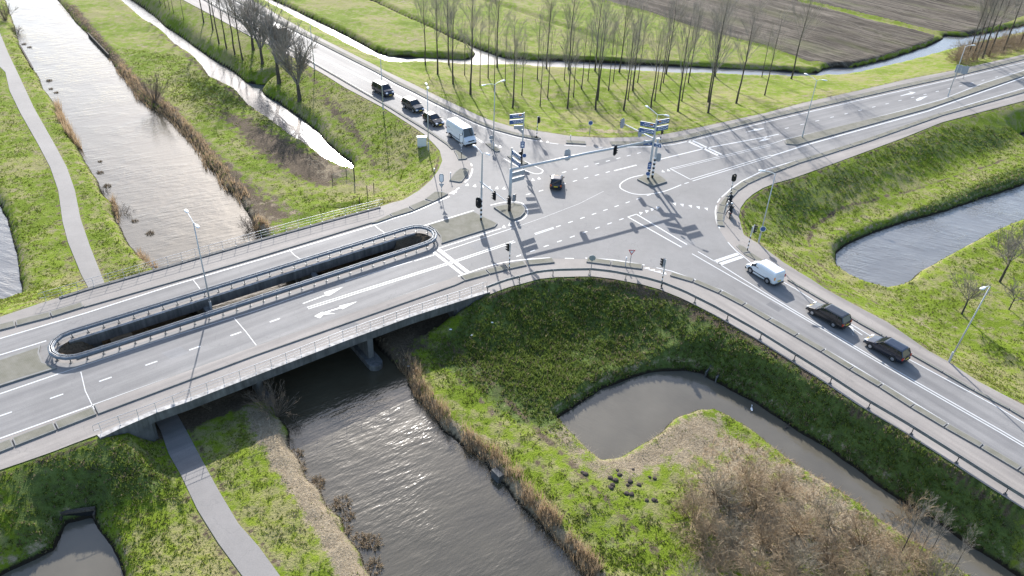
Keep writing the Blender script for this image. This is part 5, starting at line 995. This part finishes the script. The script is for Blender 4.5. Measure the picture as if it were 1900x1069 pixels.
def grass_field(name, poly, dens, h, w, per=3):
    x, y = scatter(poly, dens); z, L = gz(x, y); dp, dw, dpa, pl, st, br, lu, mud = L(DP), L(DW), L(DPA), L(A_plow), L(A_straw), L(A_brown), L(A_lush), L(A_mud)
    clump = fbm(x, y, .5, 2, 9)*.6+fbm(x, y, 3.5, 2, 19)*.4+.12*(lu)-.3*st-.3*br
    k = (dp > .18) & (dw > .12) & (dpa > .25) & (pl < .4) & (clump > .40+RS.uniform(-.12, .12, len(x))) & (L(SPANM) < .5)
    x, y, lu, st, br = x[k], y[k], lu[k], st[k], br[k]; cl = clump[k]
    hh = h*(1+1.3*lu)*(.6+.9*np.clip((cl-.4)*3, 0, 1)); V_, _ = blades(x, y, hh, w*(1+.5*lu), .8, per)
    n = len(x); t = fbm(x, y, 5, 3, 12)[:, None]*.6+RS.rand(n, 1)*.4
    g = np.array([.125, .180, .020])*(1-t)+np.array([.27, .30, .05])*t; gl = np.array([.095, .145, .026])*(1-t)+np.array([.23, .285, .056])*t
    c = g*(1-lu[:, None])+gl*lu[:, None]; dry = (RS.rand(n) < .10+.55*np.maximum(st, br*.7)); c[dry] = np.array([.32, .26, .15])*(.6+.6*RS.rand(dry.sum(), 1)); c = c*(.76+.32*RS.rand(n, 1))
    return tri_mesh(name, V_, 'blade', np.concatenate([c]*per, 0), kind='stuff')
SPANM = blend(SPAN, .5)
near = GP([(-60, 560), (700, 400), (1000, 470), (1300, 480), (1960, 800), (1960, 1110), (-60, 1110)], -3); mid = GP([(-40, 60), (480, 120), (900, 300), (1300, 300), (1960, 240), (1960, 820), (1300, 500), (700, 420), (-40, 575)], -3); far = GP([(-60, -20), (1960, -20), (1960, 240), (1200, 300), (900, 300), (480, 130), (-60, 60)], -2.5)
grass_field('grass', near, 36, .11, .09); grass_field('grass', mid, 12, .11, .14)
def reeds(name, polys, dens, h, w, lean, mat, label=None):
    allv = []
    for p in polys:
        x, y = scatter(p, dens); z, L = gz(x, y); k = (z > WZ-.55); x, y, z = x[k], y[k], z[k]; v, _ = blades(x, y, h*(.7+.5*fbm(x, y, 1.5, 2, 4)), w, lean, 2); zz = np.concatenate([np.maximum(WZ-z, 0)]*2); v[:, :, 2] += zz[:, None]; kk = np.tile(fbm(x, y, .9, 2, 15)+RS.uniform(-.1, .1, len(x)) > .40, 2) if dens > 20 and h > .8 else np.ones(len(v), bool); allv.append(v[kk])
    return tri_mesh(name, np.concatenate(allv, 0), mat, kind='stuff')
strips = [np.vstack([offset(GP([(740, 680), (758, 700), (772, 735), (800, 765), (830, 800), (870, 836), (905, 860), (940, 895), (975, 940), (1010, 975), (1050, 1025), (1100, 1080)], WZ), -.25), offset(GP([(740, 680), (758, 700), (772, 735), (800, 765), (830, 800), (870, 836), (905, 860), (940, 895), (975, 940), (1010, 975), (1050, 1025), (1100, 1080)], WZ), 1.05)[::-1]])]
reeds('reed_bed', strips, 55, 1.15, .05, .45, 'reed')
reeds('reed_bed', [np.vstack([offset(CE[7:20], -.6), offset(CE[7:20], 1.3)[::-1]])], 9, 1.0, .09, .5, 'reed')
reeds('reed_bed', [GP([(104, 200), (118, 196), (135, 215), (158, 250), (172, 275), (160, 284), (130, 262), (112, 235)], WZ)], 40, 1.9, .08, .3, 'reed'); reeds('reed_bed', [GP([(205, 370), (228, 372), (236, 405), (220, 415)], WZ), GP([(255, 470), (290, 470), (312, 486), (300, 500), (262, 492)], WZ), GP([(470, 405), (500, 430), (500, 440), (475, 440)], WZ)], 40, 1.0, .07, .6, 'reed')
reeds('flattened_straw', [straw_polys[k][0] for k in (2, 4, 5, 6)], 45, .22, .035, 2.6, 'straw'); reeds('flattened_straw', [straw_polys[k][0] for k in (0, 1, 3, 7, 8)], 16, .2, .05, 2.4, 'straw')
reeds('dead_stalks', [GP([(1250, 880), (1340, 800), (1500, 850), (1640, 960), (1800, 1069), (1650, 1110), (1300, 1110)], Z3), GP([(105, 5), (140, 20), (200, 90), (260, 150), (330, 215), (400, 290), (455, 370), (440, 375), (370, 285), (300, 215), (240, 160), (160, 60)], WZ)], 9, .45, .05, 1.2, 'reed')

# bare trees
class Tree:
    def __init__(s, seed): s.r = random.Random(seed); s.b = {}
    def add(s, pts, rs): s.b.setdefault(len(pts), []).append((pts, rs))
    def branch(s, p, d, L, r, up, K=4, wob=.12, rend=.35):
        pts = [p.copy()]; q = p.copy(); dd = d.copy()
        for i in range(K-1):
            dd = (dd+Vector((s.r.uniform(-wob, wob), s.r.uniform(-wob, wob), s.r.uniform(-wob, wob)+up))).normalized(); q = q+dd*L/(K-1); pts.append(q.copy())
        rs = [r*(1-(1-rend)*i/(K-1)) for i in range(K)]; s.add(pts, rs); return pts, dd
    def grow(s, p, d, L, r, spec, lev=0):
        up = spec['up']; pts, dd = s.branch(p, d, L, r, up); s_ = spec['lv']
        if lev < len(s_):
            n, ratio, ang = s_[lev]
            for k in range(n):
                t = s.r.uniform(.2, 1); i = min(int(t*3), 2); f = t*3-i; q = pts[i].lerp(pts[i+1], f); ax = (pts[i+1]-pts[i]).normalized(); o = ax.orthogonal().normalized(); o.rotate(Matrix.Rotation(s.r.uniform(0, 6.283), 3, ax)); a = R(ang)*s.r.uniform(.6, 1.3); nd = (ax*math.cos(a)+o*math.sin(a)).normalized(); s.grow(q, nd, L*ratio*s.r.uniform(.7, 1.2)*(1-.4*t), max(r*.45, spec['rmin']), spec, lev+1)
    def mesh(s, name, mat, n=3):
        vs = []; fs = []; base = 0
        for K, lst in s.b.items():
            P = np.array([[tuple(p) for p in a] for a, _ in lst]); Rr = np.array([b for _, b in lst]); D = np.gradient(P, axis=1); D /= np.linalg.norm(D, axis=2, keepdims=True)+1e-9
            ref = np.where(np.abs(D[..., 2:3]) < .9, np.array([0, 0, 1.]), np.array([1., 0, 0])); A = np.cross(D, ref); A /= np.linalg.norm(A, axis=2, keepdims=True)+1e-9; B = np.cross(D, A)
            th = np.arange(n)*2*math.pi/n; ring = P[:, :, None]+(A[:, :, None]*np.cos(th)[:, None]+B[:, :, None]*np.sin(th)[:, None])*Rr[:, :, None, None]; N = len(lst); vs.append(ring.reshape(-1, 3))
            idx = base+np.arange(N*K*n).reshape(N, K, n); a = idx[:, :-1, :]; b = np.roll(idx, -1, 2)[:, :-1, :]; c = np.roll(idx, -1, 2)[:, 1:, :]; d = idx[:, 1:, :]; fs.append(np.stack([a, b, c, d], -1).reshape(-1, 4)); base += N*K*n
        Vv = np.concatenate(vs); Ff = np.concatenate(fs); me = bpy.data.meshes.new(name); me.vertices.add(len(Vv)); me.vertices.foreach_set('co', Vv.ravel().astype(np.float32)); me.loops.add(Ff.size); me.loops.foreach_set('vertex_index', Ff.ravel().astype(np.int32)); me.polygons.add(len(Ff)); me.polygons.foreach_set('loop_start', (np.arange(len(Ff))*4).astype(np.int32)); me.update(calc_edges=True); me.materials.append(MT[mat])
        o = bpy.data.objects.new(name, me); COL.objects.link(o); return o
def maketree(name, seed, Ht, r, spec, first=.3, nprim=40, ang=28, plen=.36, mat='twig', lean=.03, fork=0, tmat='bark'):
    T = Tree(seed); rr = T.r; root = thing(name, 'x', 'tree'); Tk = Tree(seed+99); pts = [Vector((0, 0, -.3))]; K = 8; x = y = 0
    for i in range(1, K+1): x += rr.uniform(-lean, lean)*Ht/K; y += rr.uniform(-lean, lean)*Ht/K; pts.append(Vector((x, y, Ht*(i/K) if not fork else Ht*fork*(i/K))))
    rs = [max(r*(1-(i/K)**1.1*(.9 if not fork else .35)), .02) for i in range(K+1)]; rs[0] = r*1.25; Tk.add(pts, rs)
    tr = Tk.mesh('trunk', tmat, 8); tr.parent = root
    for k in range(nprim):
        if fork: t = rr.uniform(.72, 1); 
        else: t = first+(1-first)*(k+.5)/nprim
        i = min(int(t*K), K-1); p = pts[i].lerp(pts[i+1], t*K-i); a = rr.uniform(0, 6.283); an = R(ang)*rr.uniform(.55, 1.35); d = Vector((math.cos(a)*math.sin(an), math.sin(a)*math.sin(an), math.cos(an)))
        L = Ht*plen*(1-.55*((t-first)/(1-first)) if not fork else rr.uniform(.7, 1.1)); T.grow(p, d, L*rr.uniform(.75, 1.15), (r*.34*(1.15-t) if not fork else r*.42), spec)
    cr = T.mesh('crown', mat); cr.parent = root; return root
PS = {'up': .05, 'rmin': .0075, 'lv': [(7, .55, 26), (7, .5, 28)]}
pop = [maketree('poplar_tree', 20+i, 15.5, .165, PS, first=.34+.04*(i % 3), nprim=(25, 30, 22, 28)[i], ang=(22, 26, 30, 24)[i], plen=(.42, .38, .46, .40)[i], lean=.05) for i in range(4)]
thin = [maketree('poplar_tree', 40+i, 12, .10, {'up': .06, 'rmin': .007, 'lv': [(6, .55, 26), (5, .5, 26)]}, first=.42, nprim=19, ang=22, plen=.32) for i in range(3)]
BS = {'up': .05, 'rmin': .009, 'lv': [(8, .6, 25), (6, .6, 26), (4, .55, 28)]}
big = [maketree('willow_tree', 60+i, 12.5, .36, BS, nprim=15, ang=30, plen=.62, fork=.28, mat='twig') for i in range(3)]
sm = [maketree('young_tree', 80+i, 7.0, .13, {'up': .08, 'rmin': .012, 'lv': [(8, .6, 30), (7, .55, 28), (3, .5, 28)]}, nprim=10, ang=36, plen=.52, fork=.38, mat='twig') for i in range(2)]
def bush(name, seed, Ht, n, ang, mat, lv=((6, .5, 30), (5, .5, 30)), rm=.012, base=.25):
    T = Tree(seed); rr = T.r; root = thing(name, 'x', 'bush')
    for k in range(n): a = rr.uniform(0, 6.283); an = R(ang)*rr.uniform(.1, 1.3); q = rr.uniform(0, base); T.grow(Vector((math.cos(a)*q, math.sin(a)*q, -.1)), Vector((math.cos(a)*math.sin(an), math.sin(a)*math.sin(an), math.cos(an))), Ht*rr.uniform(.6, 1.05), .035, {'up': .02, 'rmin': rm, 'lv': list(lv)})
    o = T.mesh('branches', mat); o.parent = root; return root
bw = bush('willow_bush', 5, 5.0, 42, 42, 'twigdark', ((5, .5, 20), (4, .5, 22))); bg = [bush('bramble_shrub', 6+i, 3.2, 26, 62, ('twigred', 'twiggrey', 'twigred')[i], ((8, .55, 42), (6, .5, 40))) for i in range(3)]; bt = bush('small_bush', 12, 1.9, 26, 50, 'twigdark', ((6, .5, 35), (4, .5, 35)), .01, .5); bd_ = bush('reed_tussock', 13, .42, 60, 75, 'twigred', ((6, .6, 60),), .014, .55)
USED = set()
def put(proto, px, label, group=None, scale=1., rz=None, z=None, name=None):
    p = onground(*px) if z is None else V(G(px[0], px[1], z)); rz = rnd.uniform(0, 6.28) if rz is None else rz
    if proto.name not in USED:
        USED.add(proto.name); CH[proto.name] = [(c, kids(c)) for c in kids(proto)]; proto.location = p; proto.rotation_euler = (0, 0, rz); proto.scale = (scale,)*3; proto['label'] = label; o = proto
        if group: o['group'] = group
    else: o = dup(proto, p, rz, label, scale, group)
    return o
ORD = ['first', 'second', 'third', 'fourth', 'fifth', 'sixth', 'seventh', 'eighth', 'ninth', 'tenth', 'eleventh', 'twelfth', 'thirteenth', 'fourteenth', 'fifteenth', 'sixteenth', 'seventeenth', 'eighteenth', 'nineteenth', 'twentieth']
NEP = [(951, 200, 1), (968, 177, 0), (997, 146.5, 0), (1002, 197, 0), (1016, 180.6, 0), (1014, 127.6, 1), (1047, 149, 0), (1055.6, 129, 1), (1053, 201, 1), (1063.7, 180.6, 0), (1079, 165.5, 0), (1090.7, 150, 0), (1104, 131, 1), (1105, 203, 1), (1108.7, 185.7, 1), (1129, 168, 0), (1137.7, 151.6, 0), (1149, 134, 1), (1157, 204.6, 1), (1165, 185.7, 0), (1174, 168, 1), (1183, 153, 0), (1207.7, 202, 1), (1215, 187, 0), (1224.6, 169, 0), (1230.4, 154, 0), (1236, 137.7, 1), (1257.7, 207, 1), (1265, 188, 0), (1277, 154, 0), (1279.7, 139, 0), (1314, 209.7, 1), (1314, 189.5, 1), (1326.4, 141.5, 1), (1366, 192, 1), (1413.6, 142.7, 0), (1418.7, 177, 0), (1468, 146.5, 1),
 (789.5, 121, 1), (812, 137.7, 1), (833, 121, 1), (841, 156.6, 1), (862, 140, 0), (873, 175.6, 1), (890.6, 159, 0), (905.7, 145, 0), (917, 170, 0), (922.7, 125, 1), (937, 159, 0)]
rows = {}
def rowname(y): return 'back row along the ditch' if y < 135 else 'fourth row from the road' if y < 147 else 'middle row' if y < 162 else 'third row' if y < 173 else 'second row from the road' if y < 193 else 'front row nearest the road'
for t in sorted(NEP):
    rows.setdefault(rowname(t[1]), []).append(t)
for rn, lst in rows.items():
    for i, (x, y, b_) in enumerate(lst):
        kind = 'stout bare poplar' if b_ else 'slender bare poplar'
        put(rnd.choice(pop) if b_ else rnd.choice(thin), (x, y), f'{kind}, {ORD[i]} from the left in the {rn}', 'bare poplars on the lawn between road and ditch', rnd.uniform(.86, 1.08) if b_ else rnd.uniform(.8, 1.15))
for i, ((x, y), s_) in enumerate(zip(((406.5, 81), (420.4, 90), (436, 101), (450, 111), (518, 154), (556, 187)), (1.0, .95, 1.05, 1., 1.05, 1.0))):
    put(big[i % 3] if i > 3 else pop[i % 4], (x, y), ('leftmost thick trunked bare tree in the dark clump by the cycle path', 'second thick trunked bare tree in the dark clump', 'third thick trunked bare tree in the dark clump', 'rightmost tree of the dark clump of four', 'broad bare willow leaning left over the ditch end', 'broad bare willow nearest the junction on the ditch bank')[i], 'large bare trees west of the road', s_*(1. if i > 3 else .9))
for i, (x, y) in enumerate(((378, 42), (395, 56), (470, 92), (487, 118))): put(big[(i+1) % 3] if i > 1 else pop[i], (x, y), ('faint bare tree behind the dark clump near the top edge', 'second faint bare tree behind the dark clump', 'bushy bare tree between the dark clump and the cycle path', 'bare tree just left of the broad leaning willow')[i], 'large bare trees west of the road', .85)
for i, (x, y) in enumerate(((297, 6), (307, 14), (315, 19), (322, 23), (341, 37))): put(thin[i % 3], (x, y), f'thin young tree, {ORD[i]} from the left in the short row beside the upper ditch', 'thin young trees by the upper ditch', .62)
for i, (x, y) in enumerate(((1793, 111), (1804, 110), (1812, 111), (1823, 108.6), (1834, 105), (1860, 98), (1892, 83), (1908, 88))): put(pop[i % 4], (x, y), f'tall dark bare tree, {ORD[i]} from the left above the brown shrubs by the far ditch', 'tall bare trees above the brown shrubs', rnd.uniform(.9, 1.1))
put(sm[0], (1855, 523), 'larger bare tree standing by the right pond', None, 1.2); put(sm[1], (1784.6, 582.5), 'small bare tree on the bank below the right pond', None, .85); put(sm[0], (1872, 575), 'thinnest bare tree at the right edge of the meadow', None, .62); put(sm[1], (1905, 545), 'bare tree cut by the right edge of the picture', None, 1.0)
put(bw, (287, 190), 'large many stemmed willow bush leaning over the upper canal'); put(bw, (10, 38), 'dense bare bush in the top left corner by the canal', None, .8); put(bw, (512, 772), 'dark bare bush beside the bridge at the lower canal', None, .62)
for i, ((x, y), s_, l) in enumerate((((192, 360), .5, 'low twiggy bush on the left canal bank, upper one'), ((225, 405), 1.0, 'upright twiggy bush on the left canal bank above the railing'), ((470, 430), 1.1, 'twiggy bush where the canal meets the far railing'), ((30, 62), .9, 'twiggy tangle below the top left bush'), ((483, 745), .9, 'bare shrub half under the bridge edge'), ((545, 800), .7, 'scrubby shrub at the waterline below the bridge'), ((1760, 200), .01, ''))):
    if l: put(bt, (x, y), l, 'twiggy bushes along the canal', s_)
DB = [(556, 870), (583, 905), (592, 893), (630, 935), (648, 960), (640, 985), (672, 1005), (690, 1010), (697, 1050), (550, 845), (185, 300), (186, 320), (200, 345), (90, 150), (95, 165), (105, 172), (45, 82), (55, 88), (280, 433), (250, 410)]
DL = ['dark reed stump just below the waterline shrub', 'dark tussock at the first bay of the straw bank', 'small clump touching the first tussock', 'dark tussock off the middle of the straw bank', 'largest brown tussock in the water by the straw bank', 'weedy clump below the largest tussock', 'trailing debris clump near the lower straw bank', 'small clump beside the trailing debris', 'lowest dark tussock at the bottom edge', 'uppermost stump on the straw bank', 'floating weed patch below the tall reed clump', 'second weed patch below the tall reed clump', 'curled weed patch above the twiggy bush', 'first of three weed patches beside the upper plank wall', 'middle weed patch beside the upper plank wall', 'last weed patch before the tall reed clump', 'weed clump under the top left bush', 'second weed clump under the top left bush', 'lone weed patch in open canal water above the railing', 'weed patch off the upright bush']
for i, (x, y) in enumerate(DB): put(bd_, (x, y), DL[i], 'tussocks and weed patches along the water', rnd.uniform(.8, 1.4) if i < 10 else rnd.uniform(.5, .9), z=WZ+.02)
BR = [(1285, 965), (1330, 915), (1390, 900), (1450, 910), (1350, 940), (1410, 945), (1300, 1010), (1360, 1010), (1420, 1010), (1480, 990), (1540, 975), (1330, 1060), (1400, 1075), (1470, 1060), (1540, 1040), (1600, 1010), (1620, 1065), (1690, 1040), (1680, 985), (1730, 1085), (1550, 1090), (1660, 1100), (1290, 1095), (1480, 1110)]
ADJ = ['brown', 'grey', 'reddish']
for i, (x, y) in enumerate(BR):
    put(bg[i % 3], (x, y), f'{ADJ[i % 3]} bare shrub, {ORD[i%14]} of the {"upper" if i < 14 else "lower"} half of the corner thicket', 'shrubs of the lower right thicket', rnd.uniform(.62, 1.0))
for i, (x, y, s_) in enumerate(((1668, 1005, 1.0), (1705, 1000, .75), (1722, 1005, .75), (1760, 1045, .8))): put(thin[i % 3], (x, y+30), ('tall thin bare sapling rising from the thicket by the pond', 'short pale sapling right of the tall one', 'dark sapling overhanging the pond', 'sapling at the lower right corner of the pond')[i], 'saplings in the lower right thicket', s_*.55)
for i, (x, y) in enumerate(((1775, 112), (1790, 100), (1812, 96), (1832, 92), (1850, 86), (1872, 82), (1893, 76), (1782, 118), (1806, 114), (1838, 106), (1862, 100), (1886, 94), (1910, 90))): put(bg[(0, 2)[i % 2]], (x, y), f'brown bare shrub, {ORD[i]} in the belt under the tall trees by the far ditch', 'brown shrub belt by the far ditch', rnd.uniform(.8, 1.1))
# mole hills, litter and ducks
mh = [(1081, 877), (1086, 880), (1133, 887), (1146, 873), (1150, 881), (1175, 871), (1142, 891), (1165, 900), (1169, 893), (1186, 900), (1205, 885), (1215, 888), (1133, 905), (1137, 900), (1163, 916), (1172, 917), (1200, 928), (1214, 928), (1218, 930)]
m = MB(); ball(m, (0, 0, 0), .3, 1, 1, .6, 10, 5); m.v = [(x*(1+.2*math.sin(9*y)), y*(1+.2*math.cos(7*x)), z) for x, y, z in m.v]; MT['soil'] = bark('dug_soil', (.035, .027, .022), (.09, .072, .06)); hill = m.build('mole_hill', 'soil', recalc=False)
ml = 'dark mole hill of dug earth in the grass left of the thicket, one of a scattered cluster'
for i, (x, y) in enumerate(mh):
    o = hill if i == 0 else hill.copy(); i and COL.objects.link(o); o.location = onground(x, y); o.scale = (rnd.uniform(.45, .85),)*3; o.rotation_euler = (0, 0, rnd.uniform(0, 6)); tag(o, ml, 'mole hill', 'mole hills left of the thicket')
def duck(px, lab, body, hd):
    rt = thing('duck', lab, 'duck', V(G(*px, WZ)), rnd.uniform(0, 6), 'ducks on the curved pond'); m = MB(); ball(m, (0, 0, .06), .2, 1.3, .62, .5); ball(m, (-.26, 0, .12), .08, 1.3, .6, .4); m.tube([(.16, 0, .1), (.24, 0, .2), (.26, 0, .26)], [.07, .045, .05], 8); m.build('body', body, rt, smooth=True, recalc=False); m = MB(); ball(m, (.28, 0, .3), .062); m.build('head', hd, rt, smooth=True); m = MB(); m.box((.36, 0, .285), (.08, .05, .02)); m.build('bill', 'orange', rt)
duck((1394.5, 760), 'white duck swimming in the bend of the curved pond', 'signwhite', 'signwhite'); duck((1460, 793), 'brown duck on the narrow arm of the pond', 'wood', 'bark')
for i, (px, l) in enumerate((((836, 612), 'white scrap of litter on the shaded slope left'), ((876, 623), 'white litter scrap in the grass below the bridge end'), ((913, 599), 'white litter scrap highest on the shaded slope'), ((758, 680), 'pale stone at the reed tip, left'), ((767, 687), 'pale stone at the reed tip, middle'), ((774, 684), 'pale stone at the reed tip, right'))):
    m = MB(); ball(m, (0, 0, .05), .14, 1.2, .8, .5, 7, 4); o = m.build('litter' if i < 3 else 'stone', 'signwhite' if i < 3 else 'lightconc', recalc=False); o.location = onground(*px); o.scale = (1, 1, 1); tag(o, l, 'litter' if i < 3 else 'stone')
